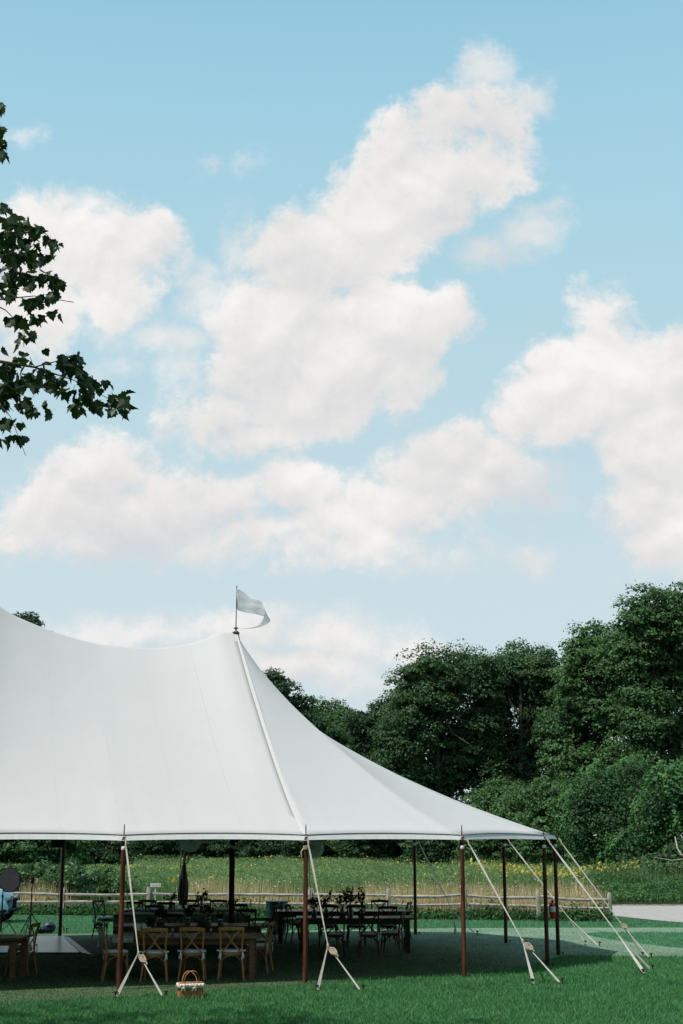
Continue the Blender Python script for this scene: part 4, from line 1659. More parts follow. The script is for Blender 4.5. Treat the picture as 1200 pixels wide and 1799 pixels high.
# ---------------------------------------------------------------- cross back chairs
def make_chair(cm):
    root = empty('crossback_chair', (0, 0, 0), 0, 'x', 'chair', 'crossback dining chairs under the tent')
    SH, BH = .455, .895
    # seat: rounded trapezoid with a wooden rim
    out_ = []
    for k_ in range(24):
        a = 2 * PI * k_ / 24
        ca, sa = math.cos(a), math.sin(a)
        x = .205 * math.copysign(abs(ca) ** .6, ca) * (1 + .10 * sa)
        y = .195 * math.copysign(abs(sa) ** .6, sa)
        out_.append((x, y))
    mb = MB()
    mb.add([(x, y, SH - .038) for x, y in out_] + [(x * 1.01, y * 1.01, SH - .015) for x, y in out_] + [(x * .95, y * .95, SH) for x, y in out_],
           [tuple(range(24))[::-1], tuple(range(48, 72))] + [(i, (i + 1) % 24, 24 + (i + 1) % 24, 24 + i) for i in range(24)]
           + [(24 + i, 24 + (i + 1) % 24, 48 + (i + 1) % 24, 48 + i) for i in range(24)])
    mb.build('seat', cm, root, True)
    for s_ in (-1, 1):
        MB().tube([(s_ * .165, .155, SH - .03), (s_ * .180, .175, .22), (s_ * .195, .195, 0)], [.017, .016, .013], 8).build('front_leg', cm, root, True)
        MB().tube([(s_ * .222, -.245, 0), (s_ * .200, -.205, .22), (s_ * .182, -.185, SH), (s_ * .186, -.205, .62), (s_ * .198, -.245, .80), (s_ * .203, -.262, .862)],
                  [.014, .017, .019, .018, .017, .016], 8).build('back_post', cm, root, True)
    mb = MB()
    pts, sd = [], []
    for i in range(11):
        t = i / 10 * 2 - 1
        pts.append((t * .222, -.262 - .030 * (1 - t * t), BH - .033 - .010 * t * t))
    mb.strip(pts, [.050] + [.062] * 9 + [.050], .024, (0, -.25, 1))
    mb.build('top_rail', cm, root, True, bevel=.006)
    for s_ in (-1, 1):
        pts = []
        for i in range(9):
            t = i / 8
            x = s_ * (-.165 + .33 * t)
            z = .485 + (.845 - .485) * t
            y = -.19 - .06 * t - .020 * math.sin(PI * t) - s_ * .007
            x += s_ * .018 * math.sin(2 * PI * t)
            pts.append((x, y, z))
        MB().strip(pts, .026, .010, (0.74, 0, -.67 * s_)).build('cross_brace', cm, root, True)
    # bent wood arches under the seat
    for (yy0, w_) in ((-.20, .19), (.185, .178)):
        pts = [(-w_, yy0, .23), (-w_ * .86, yy0 * .97, .33), (-w_ * .5, yy0 * .93, .395), (0, yy0 * .9, .412), (w_ * .5, yy0 * .93, .395), (w_ * .86, yy0 * .97, .33), (w_, yy0, .23)]
        MB().tube(pts, .0085, 6).build('arch_stretcher', cm, root, True)
    for s_ in (-1, 1):
        pts = [(s_ * .195, -.19, .24), (s_ * .185, -.13, .36), (s_ * .178, 0, .410), (s_ * .178, .11, .36), (s_ * .182, .17, .24)]
        MB().tube(pts, .0085, 6).build('side_stretcher', cm, root, True)
    # cushion with ties
    mb = MB()
    rings = [(.92, SH + .002), (1.0, SH + .014), (1.0, SH + .032), (.90, SH + .047), (.5, SH + .053)]
    vs = []
    for sc_, z in rings:
        vs += [(x * .97 * sc_, y * .97 * sc_, z) for x, y in out_]
    fs = [tuple(range(24))[::-1]]
    for r_ in range(4):
        fs += [(r_ * 24 + i, r_ * 24 + (i + 1) % 24, r_ * 24 + 24 + (i + 1) % 24, r_ * 24 + 24 + i) for i in range(24)]
    fs.append(tuple(range(96, 120)))
    cu = mb.add(vs, fs).build('cushion', M['cushion'], root, True)
    for s_ in (-1, 1):
        mb = MB()
        c0 = Vector((s_ * .192, -.222, SH + .03))
        mb.ball(c0, (.016, .014, .016), 8, 5)
        for (ex, ez, w_) in ((.055 * s_, .018, .022), (-.03 * s_, .022, .02), (.020 * s_, -.115, .024), (-.012 * s_, -.135, .022)):
            e_ = c0 + Vector((ex, -.012, ez))
            m_2 = c0.lerp(e_, .5) + Vector((.008, -.01, .006))
            mb.strip([c0, m_2, e_], [.010, w_, w_ * .9], .004, (1, 0, .25) if abs(ez) > .05 else (0, .3, 1))
        mb.build('tie_bow', M['cushion'], cu)
    return root


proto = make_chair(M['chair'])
proto2 = make_chair(M['shadedchair'])


def at_px(px, py):
    g_ = G(px, py)
    return (g_.x, g_.y, 0)


def at_top(px, ty, hgt=.90):
    g_ = G(px, ty, hgt)
    if g_.y > 35.9:                          # the back row stands just inside the eave
        g_ = P(px, ty, 35.9)
    return (g_.x, g_.y, 0)


D = math.radians
CH = [
    (at_px(272, 1724), D(2), 'brown crossback chair nearest the rope block, leftmost of the three with backs to us'),
    (at_px(339, 1722), D(-2), 'middle of the three nearest brown chairs, just behind the picnic basket'),
    (at_px(406, 1721), D(3), 'rightmost of the three nearest brown chairs with backs to us'),
    (at_px(204, 1722), D(-78), 'chair at the left head of the nearest farm table, partly behind the leftmost brown pole'),
    (at_px(452, 1708), D(80), 'brown chair at the right head of the nearest farm table, seen from the side'),
    (at_top(246, 1582), D(-20), 'dark chair right of the leftmost brown pole with grey cloth beside it'),
    (at_top(256, 1575), D(176), 'rearmost dark chair under the small white meadow sign'),
    (at_top(293, 1583), D(4), 'dark chair in front of the spiky dark plant'),
    (at_top(276, 1588), D(-6), 'dark chair over the orange flowers, left of the grey cloth'),
    (at_top(300, 1606), D(180), 'dark chair low behind the left flower vase of the second table'),
    (at_top(332, 1577), D(178), 'dark chair directly right of the folded umbrella foot'),
    (at_top(350, 1587), D(0), 'dark chair left of the tall dark flowers on the cloth covered table'),
    (at_top(380, 1576), D(172), 'rear dark chair between the folded umbrella and the centre pole'),
    (at_top(391, 1581), D(120), 'dark chair turned sideways just left of the centre pole'),
    (at_top(419, 1586), D(3), 'dark chair directly right of the centre pole'),
    (at_top(438, 1595), D(-10), 'dark chair right of the centre pole, the nearer of the two there'),
    (at_top(452, 1610), D(12), 'low dark chair between the centre pole and the metal bin'),
    (at_top(465, 1590), D(84), 'dark chair seen side on touching the left side of the metal bin'),
    (at_top(188, 1578), D(-120), 'dark chair with pale cushion just behind the leftmost brown pole'),
    (at_top(512, 1584), D(-84), 'dark chair seen side on just right of the metal bin'),
    (at_top(524, 1587), D(-70), 'dark chair between the metal bin and the second brown pole'),
    (at_top(548, 1581), D(176), 'rear dark chair just right of the second brown pole'),
    (at_top(577, 1590), D(178), 'dark chair facing us behind the left vase of the right table'),
    (at_top(588, 1602), D(2), 'dark chair with its back to us at the left front of the right table'),
    (at_top(648, 1602), D(-2), 'dark chair with its back to us at the right front of the right table'),
    (at_top(626, 1590), D(180), 'dark chair facing us beneath the densest flowers of the right table'),
    (at_top(667, 1580), D(178), 'rearmost dark chair of the right tables, below the fence post'),
    (at_top(680, 1590), D(2), 'dark chair at the back right with pale tabletop beside it'),
    (at_top(687, 1600), D(78), 'dark chair at the right head of the right table'),
    (at_top(701, 1583), D(74), 'rightmost dark chair, side on with pale cushion, standing clear of the tables'),
    (at_px(34, 1712), D(82), 'dark chair at the end of the table cut off by the left edge'),
]
for i, (loc, rz, lab) in enumerate(CH):
    if i == 0:
        proto.location = loc
        proto.rotation_euler = (0, 0, rz)
        proto['label'] = lab
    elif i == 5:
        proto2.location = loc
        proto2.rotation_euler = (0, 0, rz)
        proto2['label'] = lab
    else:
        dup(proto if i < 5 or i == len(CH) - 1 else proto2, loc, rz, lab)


# ---------------------------------------------------------------- flowers and table things
def flowers(loc, h, w, pal, label, nleaf=90, vase=.13, seed=0):
    rs = np.random.default_rng(50 + seed)
    root = empty('flower_arrangement', loc, 0, label, 'flowers', 'flower arrangements on the dining tables')
    MB().lathe([(.045, 0), (.055, .01), (.06, vase * .5), (.042, vase * .85), (.05, vase)], (0, 0, 0), 14).build('vase', M['glass'], root, True)
    mb = MB()
    tips = []
    for k_ in range(16):
        a = rs.uniform(0, 2 * PI)
        r_ = w / 2 * rs.uniform(.2, 1)
        z = vase + (h - vase) * rs.uniform(.35, 1) * (1 - .35 * (r_ / (w / 2)) ** 2)
        e_ = Vector((r_ * math.cos(a), r_ * math.sin(a), z))
        m_3 = Vector((e_.x * .35, e_.y * .35, vase + (z - vase) * .6))
        mb.tube([(0, 0, .02), (e_.x * .08, e_.y * .08, vase), m_3, e_], [.003, .003, .0025, .0015], 4)
        tips.append((m_3, e_))
    mb.build('stems', M['bouquet'], root)
    cs = []
    for k_ in range(nleaf):
        m_3, e_ = tips[rs.integers(len(tips))]
        t = rs.uniform(0, 1.05)
        p = m_3.lerp(e_, t)
        cs.append((p.x + rs.normal() * .018, p.y + rs.normal() * .018, p.z + rs.normal() * .018))
    cs = np.array(cs)
    npmesh('foliage', leafcards(cs, rs.normal(size=cs.shape) + [0, -.4, .3], .065, .5), 4, M['bouquet'], root)
    for k_ in range(len(pal)):
        m_3, e_ = tips[k_]
        p = m_3.lerp(e_, rs.uniform(.5, .95))
        mb = MB()
        r_ = rs.uniform(.022, .034)
        mb.ball(p, (r_ * .4, r_ * .4, r_ * .35), 6, 4)
        n_ = Vector((rs.normal() * .4, -1, rs.normal() * .4)).normalized()
        a1 = n_.orthogonal().normalized()
        b1 = n_.cross(a1)
        for q_ in range(7):
            an = q_ * 2 * PI / 7
            dr = (a1 * math.cos(an) + b1 * math.sin(an))
            tn = n_.cross(dr)
            mb.add([p, p + dr * r_ * .6 + tn * r_ * .33 + n_ * .004, p + dr * r_ * 1.15 + n_ * .008, p + dr * r_ * .6 - tn * r_ * .33 + n_ * .004], [(0, 1, 2, 3)])
        mb.build('blossom', M[pal[k_]], root)
    return root


def on_table(px, T, dy, z=TH_):
    """a spot on a table: the x where the photo column crosses distance T.y+dy"""
    Y = T.y + dy
    return (P(px, 1600, Y).x, Y, z)


Yc, Cc, Mc = 'yellow', 'cream', 'maroon'
flowers(on_table(300, T7, 0, TH_ + .01), .42, .42, [Mc, Mc], 'spiky dark plant arrangement standing left of the folded umbrella', 130, .16, 1)
flowers(on_table(354, T3, .1, TH_ + .01), .52, .46, [Mc, Mc, Mc], 'tall dark red arrangement on the cloth covered table', 130, .16, 2)
flowers(on_table(280, T2, .0), .40, .36, [Yc, Yc, Mc], 'arrangement with orange yellow blooms at the left of the second table', 100, .12, 3)
flowers(on_table(262, T1, .3), .30, .36, [Mc, Cc, Mc], 'low dark arrangement behind the basket of rolled papers', 110, .11, 4)
flowers(on_table(330, T2, .1), .42, .36, [Cc, Cc, Cc, Cc], 'arrangement of small cream blossoms in the middle of the second table', 110, .12, 5)
flowers(on_table(366, T2, -.1), .42, .36, [Yc, Yc, Yc, Cc], 'arrangement with bright yellow blossoms on the second table', 110, .13, 6)
flowers(on_table(388, T2, -.2), .30, .22, [Yc, Yc], 'small vase with yellow flowers at the right of the second table', 60, .10, 7)
flowers(on_table(352, T1, .25), .26, .30, [Mc, Cc], 'low dark arrangement in the middle of the nearest farm table', 90, .10, 15)
flowers(on_table(552, T4, .1), .50, .42, [Mc, Mc], 'leafy arrangement touching the second brown pole', 130, .14, 8)
flowers(on_table(573, T4, .15), .62, .40, [Mc], 'leafy arrangement second from the left on the right table', 120, .15, 9)
flowers(on_table(601, T4, 0), .66, .46, [Mc, Cc], 'broad arrangement in the middle of the right table', 150, .16, 10)
flowers(on_table(616, T4, .2), .70, .46, [Mc, Cc], 'densest tallest arrangement of the right table', 160, .16, 11)
flowers(on_table(636, T4, -.1), .70, .28, [Mc], 'narrow upright arrangement rightmost on the right table', 90, .16, 12)


def glass_thing(name, loc, label, cat, r_=.03, h=.09, m='glass'):
    o = MB().lathe([(r_ * .7, 0), (r_ * .75, .004), (r_, h * .5), (r_ * .9, h), (r_ * .8, h), (r_ * .85, h * .5), (r_ * .5, .01)], (0, 0, 0), 12).build(name, M[m], None, True)
    o.location = loc
    tag(o, label, cat)
    return o


for k_, (px, T, dy, lab) in enumerate([
    (258, T2, -.3, 'pale tumbler leftmost in the row on the second table'), (263, T2, -.32, 'pale tumbler second in the row on the second table'),
    (271, T2, -.3, 'pale tumbler below the orange flowers on the second table'), (277, T2, -.33, 'pale tumbler just right of the one below the orange flowers'),
    (287, T2, -.3, 'pale tumbler rightmost in the row on the second table'),
    (583, T4, -.3, 'white tumbler left of the gap on the right dark table'), (598, T4, -.3, 'white tumbler in the middle of the right dark table'),
    (612, T4, -.34, 'white tumbler right of the middle on the right dark table'),
]):
    glass_thing('tumbler', on_table(px, T, dy), lab, 'glass')['group'] = 'tumblers on the dining tables'
for (px, dy, lab) in ((304, -.25, 'small wooden candle holder between the left and middle near chairs'), (371, -.25, 'small wooden candle holder between the middle and right near chairs')):
    p = on_table(px, T1, dy)
    root = empty('candle_holder', p, 0, lab, 'candle holder')
    MB().lathe([(.03, 0), (.03, .012), (.014, .03), (.014, .07), (.024, .08), (.024, .09)], (0, 0, 0), 10).build('stand', M['table'], root, True)
    MB().lathe([(.018, .088), (.018, .12), (.004, .125)], (0, 0, 0), 10).build('candle', M['cream'], root, True)
# basket of rolled programmes on the nearest table
p = on_table(246, T1, -.28)
root = empty('paper_basket', p, 0.1, 'small wicker basket of white rolled papers on the nearest farm table', 'basket')
MB().lathe([(.085, 0), (.11, .05), (.118, .095), (.110, .097), (.10, .05), (.07, .012)], (0, 0, 0), 16).build('basket_body', M['wicker'], root, True)
for k_ in range(9):
    a = k_ * 2.4
    b0 = Vector((.03 * math.cos(a), .03 * math.sin(a), .03))
    e_ = b0 + Vector((.085 * math.cos(a), .05 * math.sin(a), .16 + .02 * math.sin(k_ * 3)))
    MB().tube([b0, e_], [.009, .013], 7).build('rolled_paper', M['paper'], root, True)
# shawl over the left head chair and posy on its back
c0 = Vector(CH[3][0])
vs, fs = [], []
for i in range(9):
    for j in range(9):
        t, s_ = i / 8, j / 8
        vs.append((-.235 - .02 * math.sin(s_ * 9 + i) - .03 * t, (s_ - .5) * .32 * (1 - .25 * t), .885 - .36 * t + .02 * math.sin(s_ * PI)))
for i in range(8):
    for j in range(8):
        fs.append((i * 9 + j, i * 9 + j + 1, i * 9 + 10 + j, i * 9 + 9 + j))
o = MB().add(vs, fs).build('shawl', M['linen'], None, True)
o.location = (c0.x - .055, c0.y, 0)
so_ = o.modifiers.new('thick', 'SOLIDIFY')
so_.thickness = .008
tag(o, 'pale grey shawl hanging over the back of the left head chair', 'shawl')
root = empty('posy', (c0.x - .31, c0.y - .02, .90), 0, 'dark red posy tied to the back of the left head chair', 'flowers')
cs = rng.normal(size=(60, 3)) * [.035, .035, .04]
npmesh('foliage', leafcards(cs, rng.normal(size=cs.shape), .05, .6), 4, M['bouquet'], root)
mb = MB()
for k_ in range(5):
    mb.ball((random.uniform(-.035, .035), random.uniform(-.04, 0), random.uniform(-.04, .04)), .022, 7, 5)
mb.build('blossoms', M['maroon'], root, True)

# ---------------------------------------------------------------- picnic basket on the grass
p = G(333, 1753)
bk = empty('picnic_basket', (p.x, p.y + .12, 0), D(14), 'honey coloured wicker picnic basket with white liner standing on the grass', 'basket')
bw, bd, bh = .37, .26, .185
mb = MB()
mb.box((0, 0, .012), (bw - .03, bd - .03, .02))
mb.build('base', M['wicker'], bk)
nst = 11


def slat(x, y, rz_, w_=.03):
    r_ = Matrix.Rotation(rz_, 3, 'Z') @ Matrix.Rotation(D(-7), 3, 'X')
    return MB().box((x, y, bh / 2 + .005), (w_, .007, bh), r_).build('slat', M['wicker'], bk, bevel=.002)


for k_ in range(nst):
    x = (k_ / (nst - 1) - .5) * (bw - .035)
    slat(x, -bd / 2 + .012, 0, (bw - .02) / nst - .003)
    slat(x, bd / 2 - .012, PI, (bw - .02) / nst - .003)
for k_ in range(7):
    y = (k_ / 6 - .5) * (bd - .05)
    slat(bw / 2 - .012, y, PI / 2, (bd - .02) / 7 - .003)
    slat(-bw / 2 + .012, y, -PI / 2, (bd - .02) / 7 - .003)


def rect_ring(w_, d_, z, r_, bulge=0.0):
    pts = []
    for (ax, ay) in ((-1, -1), (1, -1), (1, 1), (-1, 1), (-1, -1)):
        pts.append((ax * w_ / 2, ay * d_ / 2, z))
    mb = MB()
    for i in range(4):
        a, b_ = Vector(pts[i]), Vector(pts[i + 1])
        mb.tube([a, a.lerp(b_, .5), b_], r_, 6)
    return mb


rect_ring(bw + .01, bd + .01, bh + .008, .013).build('rim', M['wicker'], bk, True)
rect_ring(bw - .03, bd - .03, .015, .012).build('base_rim', M['wicker'], bk, True)
# liner: a gathered cloth folded over the rim
vs, fs = [], []
N4 = 96
for i in range(N4):
    t = i / N4
    per = 2 * (bw + bd)
    s_ = t * per
    if s_ < bw:
        x, y, nx_, ny_ = -bw / 2 + s_, -bd / 2, 0, -1
    elif s_ < bw + bd:
        x, y, nx_, ny_ = bw / 2, -bd / 2 + s_ - bw, 1, 0
    elif s_ < 2 * bw + bd:
        x, y, nx_, ny_ = bw / 2 - (s_ - bw - bd), bd / 2, 0, 1
    else:
        x, y, nx_, ny_ = -bw / 2, bd / 2 - (s_ - 2 * bw - bd), -1, 0
    rip = .004 * math.sin(i * 1.7)
    for (o_, z) in ((.004, bh + .024), (.022 + rip, bh + .010), (.026 + rip * 1.5, bh - .045 + .006 * math.sin(i * .9))):
        vs.append((x + nx_ * o_, y + ny_ * o_, z))
for i in range(N4):
    j = (i + 1) % N4
    for k_ in range(2):
        fs.append((i * 3 + k_, i * 3 + k_ + 1, j * 3 + k_ + 1, j * 3 + k_))
ln_ = MB().add(vs, fs).build('liner', M['gingham'], bk, True)
so_ = ln_.modifiers.new('thick', 'SOLIDIFY')
so_.thickness = .003
for bx_ in (-.14, .03):
    c0 = Vector((bx_, -bd / 2 - .034, bh - .01))
    mb = MB()
    mb.ball(c0, (.014, .010, .012), 8, 5)
    for (ex, ez, w_) in ((.05, .014, .022), (-.05, .014, .022), (.030, -.07, .02), (-.028, -.075, .02)):
        e_ = c0 + Vector((ex, -.006, ez))
        mb.strip([c0, c0.lerp(e_, .5) + Vector((0, -.01, .008)), e_], [.008, w_, w_ * .9], .003, (.5, 0, 1) if abs(ez) < .03 else (1, 0, .2))
    mb.build('bow', M['gingham'], bk)
for s_ in (-1, 1):                             # two bent handles leaning together
    pts = []
    for i in range(13):
        a = PI * i / 12
        pts.append((.115 * math.cos(a) + s_ * .03, s_ * (.10 - .085 * math.sin(a)), bh + .01 + .185 * math.sin(a) ** .8))
    MB().strip(pts, .024, .009, (0, 1, .3)).build('handle', M['wicker'], bk, True)

# ---------------------------------------------------------------- bin, umbrella, fans, extinguisher
p = G(486, 1641)
root = empty('metal_bin', (p.x, p.y, 0), 0, 'large round galvanised metal bin standing behind the dining tables', 'bin')
R0, BHt = .265, .80
prof = [(R0 * .86, 0), (R0 * .87, .02), (R0 * .93, BHt * .3), (R0 * .955, BHt * .32), (R0 * .94, BHt * .34), (R0 * .99, BHt * .72), (R0 * 1.01, BHt * .74), (R0, BHt * .76), (R0 * 1.03, BHt)]
vs_mb = MB().lathe(prof, (0, 0, 0), 48)
for i, v in enumerate(vs_mb.v):
    k_ = i % 48
    s_ = 1 + .018 * (k_ % 2)
    vs_mb.v[i] = (v[0] * s_, v[1] * s_, v[2])
vs_mb.build('bin_body', M['galv'], root, False)
MB().lathe([(R0 * 1.08, BHt - .03), (R0 * 1.10, BHt - .01), (R0 * 1.10, BHt + .01), (R0 * 1.03, BHt + .015), (R0 * .95, BHt + .02)], (0, 0, 0), 32).build('bin_rim', M['galv'], root, True)
for s_ in (-1, 1):
    MB().tube([(s_ * R0 * 1.0, -.06, .52), (s_ * R0 * 1.16, -.06, .50), (s_ * R0 * 1.16, .06, .50), (s_ * R0 * 1.0, .06, .52)], .010, 6).build('bin_handle', M['galv'], root, True)

Yu = ends[7].y + .35
p = P(322, 1560, Yu)
root = empty('folded_umbrella', (p.x, Yu, 0), 0, 'tall folded black market umbrella standing behind the left tables', 'umbrella')
zt = P(322, 1519, Yu).z
zb = P(322, 1590, Yu).z
mb = MB()
prof = []
for i in range(14):
    t = i / 13
    z = zb + (zt - zb) * t
    prof.append((.055 + .062 * math.sin(PI * min(1, t * .95 + .18)) ** 1.0 if t < .97 else .03, z))
mb.lathe(prof, (0, 0, 0), 18)
for i, v in enumerate(mb.v):
    s_ = 1 + .13 * ((i % 18) % 3 == 0)
    mb.v[i] = (v[0] * s_, v[1] * s_, v[2])
mb.build('furled_canopy', M['black'], root, True)
MB().tube([(0, 0, .06), (0, 0, zt + .12)], .022, 8).build('umbrella_pole', M['black'], root, True)
MB().lathe([(.24, 0), (.24, .05), (.06, .07), (.04, .2)], (0, 0, 0), 20).build('umbrella_base', M['black'], root, True)


def drum_fan(loc, rz, tilt, R_, label):
    root = empty('drum_fan', loc, rz, label, 'fan', 'fans hung under the tent eaves')
    rt = Matrix.Rotation(tilt, 3, 'X')

    def T(p_):
        return rt @ Vector(p_)
    for y0, nm in ((-.085, 'cage_front'), (.085, 'cage_back')):
        mb = MB()
        for rr in (1, .93, .86, .79, .72, .65, .58, .51, .44, .37, .30, .22, .16):
            yy = y0 * (1.25 - .55 * rr)
            mb.tube([T((R_ * rr * math.cos(a), yy, R_ * rr * math.sin(a))) for a in [x * PI / 12 for x in range(25)]], .0065 if rr < 1 else .012, 5, cap=False)
        for k_ in range(28):
            a = k_ * PI / 14
            mb.tube([T((R_ * .15 * math.cos(a), y0 * 1.17, R_ * .15 * math.sin(a))), T((R_ * math.cos(a), y0 * .7, R_ * math.sin(a)))], .006, 4)
        mb.build(nm, M['fan'], root, True)
    for k_ in range(3):
        a = k_ * 2 * PI / 3 + .3
        mb = MB()
        e1 = Vector((math.cos(a), 0, math.sin(a)))
        e2 = Vector((-math.sin(a), .45, math.cos(a)))
        q_ = [e1 * .05, e1 * R_ * .5 - e2 * .07, e1 * R_ * .88 - e2 * .06, e1 * R_ * .9 + e2 * .06, e1 * R_ * .5 + e2 * .09]
        q_ = [T(x) for x in q_]
        mb.add(q_ + [x + T((0, .006, 0)) for x in q_], [(0, 1, 2, 3, 4), (9, 8, 7, 6, 5)] + [(i, (i + 1) % 5, 5 + (i + 1) % 5, 5 + i) for i in range(5)])
        mb.build('blade', M['fan'], root)
    MB().tube([T((0, -.115, 0)), T((0, -.10, 0))], [R_ * .27, R_ * .27], 18).build('hub_badge', M['white'], root)
    MB().tube([T((0, 0, 0)), T((0, .22, 0))], [.075, .065], 14).build('motor', M['fan'], root, True)
    MB().box((0, .24, .05), (.03, .03, .34)).build('bracket', M['iron'], root)
    return root


Yf = ends[6].y - .55
p = P(552, 1490, Yf)
drum_fan((p.x, Yf, p.z), D(-28), D(-12), .235, 'round white cage fan beside the top of the second brown pole')
Yf = ends[7].y - .55
p = P(334, 1476, Yf)
drum_fan((p.x, Yf, p.z), D(25), D(-18), .275, 'round wire cage fan half hidden under the eave above the folded umbrella')

# fire extinguisher hung on the rear corner pole
pp = ends[3]
Ye = pp.y - .09
ptop, pbot = P(970.5, 1584, Ye), P(970.5, 1613, Ye)
root = empty('fire_extinguisher', (ptop.x, Ye, pbot.z), 0, 'red fire extinguisher hanging on a brown corner pole', 'fire extinguisher')
hh_ = ptop.z - pbot.z
MB().lathe([(.045, 0), (.056, .012), (.058, .03), (.058, hh_ * .80), (.045, hh_ * .90), (.022, hh_ * .94), (.02, hh_ * 1.0)], (0, 0, 0), 20).build('cylinder', M['red'], root, True)
MB().lathe([(.0582, hh_ * .38), (.0592, hh_ * .39), (.0592, hh_ * .70), (.0582, hh_ * .71)], (0, 0, 0), 20).build('label_wrap', M['tape'], root, True)
mb = MB().box((0, 0, hh_ * 1.03), (.035, .03, .03))
mb.box((.02, 0, hh_ * 1.09), (.10, .018, .014), Matrix.Rotation(-.25, 3, 'Y'))
mb.box((.02, 0, hh_ * 1.00), (.08, .014, .010))
mb.build('valve_handle', M['black'], root)
MB().tube([(-.02, -.01, hh_ * 1.02), (-.06, -.02, hh_ * .95), (-.066, -.02, hh_ * .6), (-.060, -.02, hh_ * .35)], .009, 6).build('hose', M['black'], root, True)

# ---------------------------------------------------------------- string lights under the eave


def garland(p0, p1, sag, label, n_=14):
    root = empty('string_light', p0, 0, label, 'string lights', 'string light swags under the tent')
    pts = []
    for i in range(n_ + 1):
        t = i / n_
        p_ = (p1 - p0) * t
        p_.z -= sag * 4 * t * (1 - t)
        pts.append(p_)
    MB().tube(pts, .007, 5).build('wire', M['bulb'], root)
    mb = MB()
    for p_ in pts[1:-1]:
        mb.ball(p_ - Vector((0, 0, .024)), (.021, .021, .028), 6, 5)
    mb.build('bulbs', M['bulb'], root, True)


GL = 30.0
ez = ZE - .02
for (x0, x1, low, Yg, lab) in [(244, 292, 1479, 28, 'string light swag between the leftmost brown pole and the cage fan'),
                              (392, 448, 1489, 29, 'string light swag directly right of the centre pole'),
                              (450, 518, 1489, 28.5, 'string light swag left of the second brown pole'),
                              (566, 612, 1484, 29, 'string light swag right of the second brown pole'),
                              (340, 390, 1478, 29, 'string light swag between the cage fan and the centre pole')]:
    a_ = P(x0, 1472, Yg)
    b_ = P(x1, 1470, Yg)
    lo = P((x0 + x1) / 2, low, Yg)
    a_.z = b_.z = min(ZE + .05, a_.z)
    garland(a_, b_, a_.z - lo.z, lab)

# ---------------------------------------------------------------- speaker, lights, stands, cart at the left
pp = back[0]
p = P(103.5, 1477, pp.y - .28)
root = empty('loudspeaker', (p.x, p.y, p.z - .14), 0, 'black loudspeaker mounted at the top of the back left pole', 'loudspeaker')
MB().box((0, 0, .15), (.33, .28, .36), None, .96).build('cabinet', M['black'], root, bevel=.015)
MB().box((0, -.142, .15), (.28, .012, .30)).build('grille', M['dgrey'], root, bevel=.004)
MB().box((0, .16, .12), (.08, .09, .10)).build('bracket', M['iron'], root)


def tripod(loc, h, spread_, hub, label, head=True, name='light_stand', rot=0.4):
    root = empty(name, loc, 0, label, 'stand')
    MB().tube([(0, 0, .03), (0, 0, h * .6)], .019, 8).build('lower_pole', M['black'], root, True)
    MB().tube([(0, 0, h * .6), (0, 0, h)], .013, 8).build('upper_pole', M['black'], root, True)
    MB().tube([(0, 0, h * .58), (0, 0, h * .62)], .028, 8).build('collar', M['black'], root, True)
    for k_ in range(3):
        a = rot + k_ * 2 * PI / 3
        e_ = Vector((spread_ * math.cos(a), spread_ * math.sin(a), 0))
        lg = MB().tube([(0, 0, hub), e_], .013, 6).build('leg', M['black'], root, True)
        MB().tube([Vector((0, 0, .06)), Vector((e_.x * .52, e_.y * .52, hub * .48))], .008, 5).build('brace', M['black'], lg, True)
    if head:
        MB().tube([(0, 0, h - .02), (0, 0, h + .15)], [.045, .04], 10).build('head', M['black'], root, True)
    return root


g_ = G(52.5, 1641)
hz_ = P(53, 1541, g_.y).z
tripod((g_.x, g_.y, 0), hz_ - .15, .36, .52, 'black tripod stand with a small head in front of the fence at the left')
g_ = G(3, 1640)
tripod((g_.x, g_.y - .1, 0), P(3, 1530, g_.y).z, .42, .52, 'black tripod stand carrying the octagonal softbox', head=False, rot=-.2)
ps = P(21, 1546, g_.y - .2)
root = empty('softbox_light', ps, D(-18), 'dark octagonal softbox on a stand at the left edge', 'softbox')
R8 = .325
mb = MB()
vs, fs = [], []
for (rr, y_) in ((1.0, -.12), (1.0, -.09), (.30, .16), (.12, .20)):
    for k_ in range(8):
        a = (k_ + .5) * PI / 4
        vs.append((R8 * rr * math.cos(a), y_, R8 * rr * math.sin(a)))
for j in range(3):
    for k_ in range(8):
        fs.append((j * 8 + k_, j * 8 + (k_ + 1) % 8, j * 8 + 8 + (k_ + 1) % 8, j * 8 + 8 + k_))
fs.append(tuple(range(24, 32)))
mb.add(vs, fs).build('shell', M['black'], root)
mb = MB()
vs = []
for y_ in (-.118, -.108):
    for k_ in range(8):
        a = (k_ + .5) * PI / 4
        vs.append((R8 * .95 * math.cos(a), y_, R8 * .95 * math.sin(a)))
mb.add(vs, [tuple(range(8)), tuple(range(8, 16))[::-1]] + [(k_, 8 + k_, 8 + (k_ + 1) % 8, (k_ + 1) % 8) for k_ in range(8)])
mb.build('diffuser', M['dgrey'], root)
MB().tube([(0, .18, 0), (-.02, .42, 0)], [.06, .055], 10).build('lamp_head', M['black'], root, True)

g_ = G(86, 1640)
root = empty('duffel_bag', (g_.x, g_.y, 0), .2, 'round dark blue bag lying on the lawn beside the back left pole', 'bag')
mb = MB().ball((0, 0, .15), (.17, .13, .145), 16, 10)
mb.build('bag_body', M['dblue'], root, True)
MB().tube([(-.14, -.02, .10), (-.05, -.13, .20), (.07, -.12, .20), (.14, -.02, .10)], .012, 6).build('bag_strap', M['black'], root, True)
MB().ball((-.19, .02, .06), (.10, .09, .06), 10, 6).build('side_pocket', M['black'], root, True)

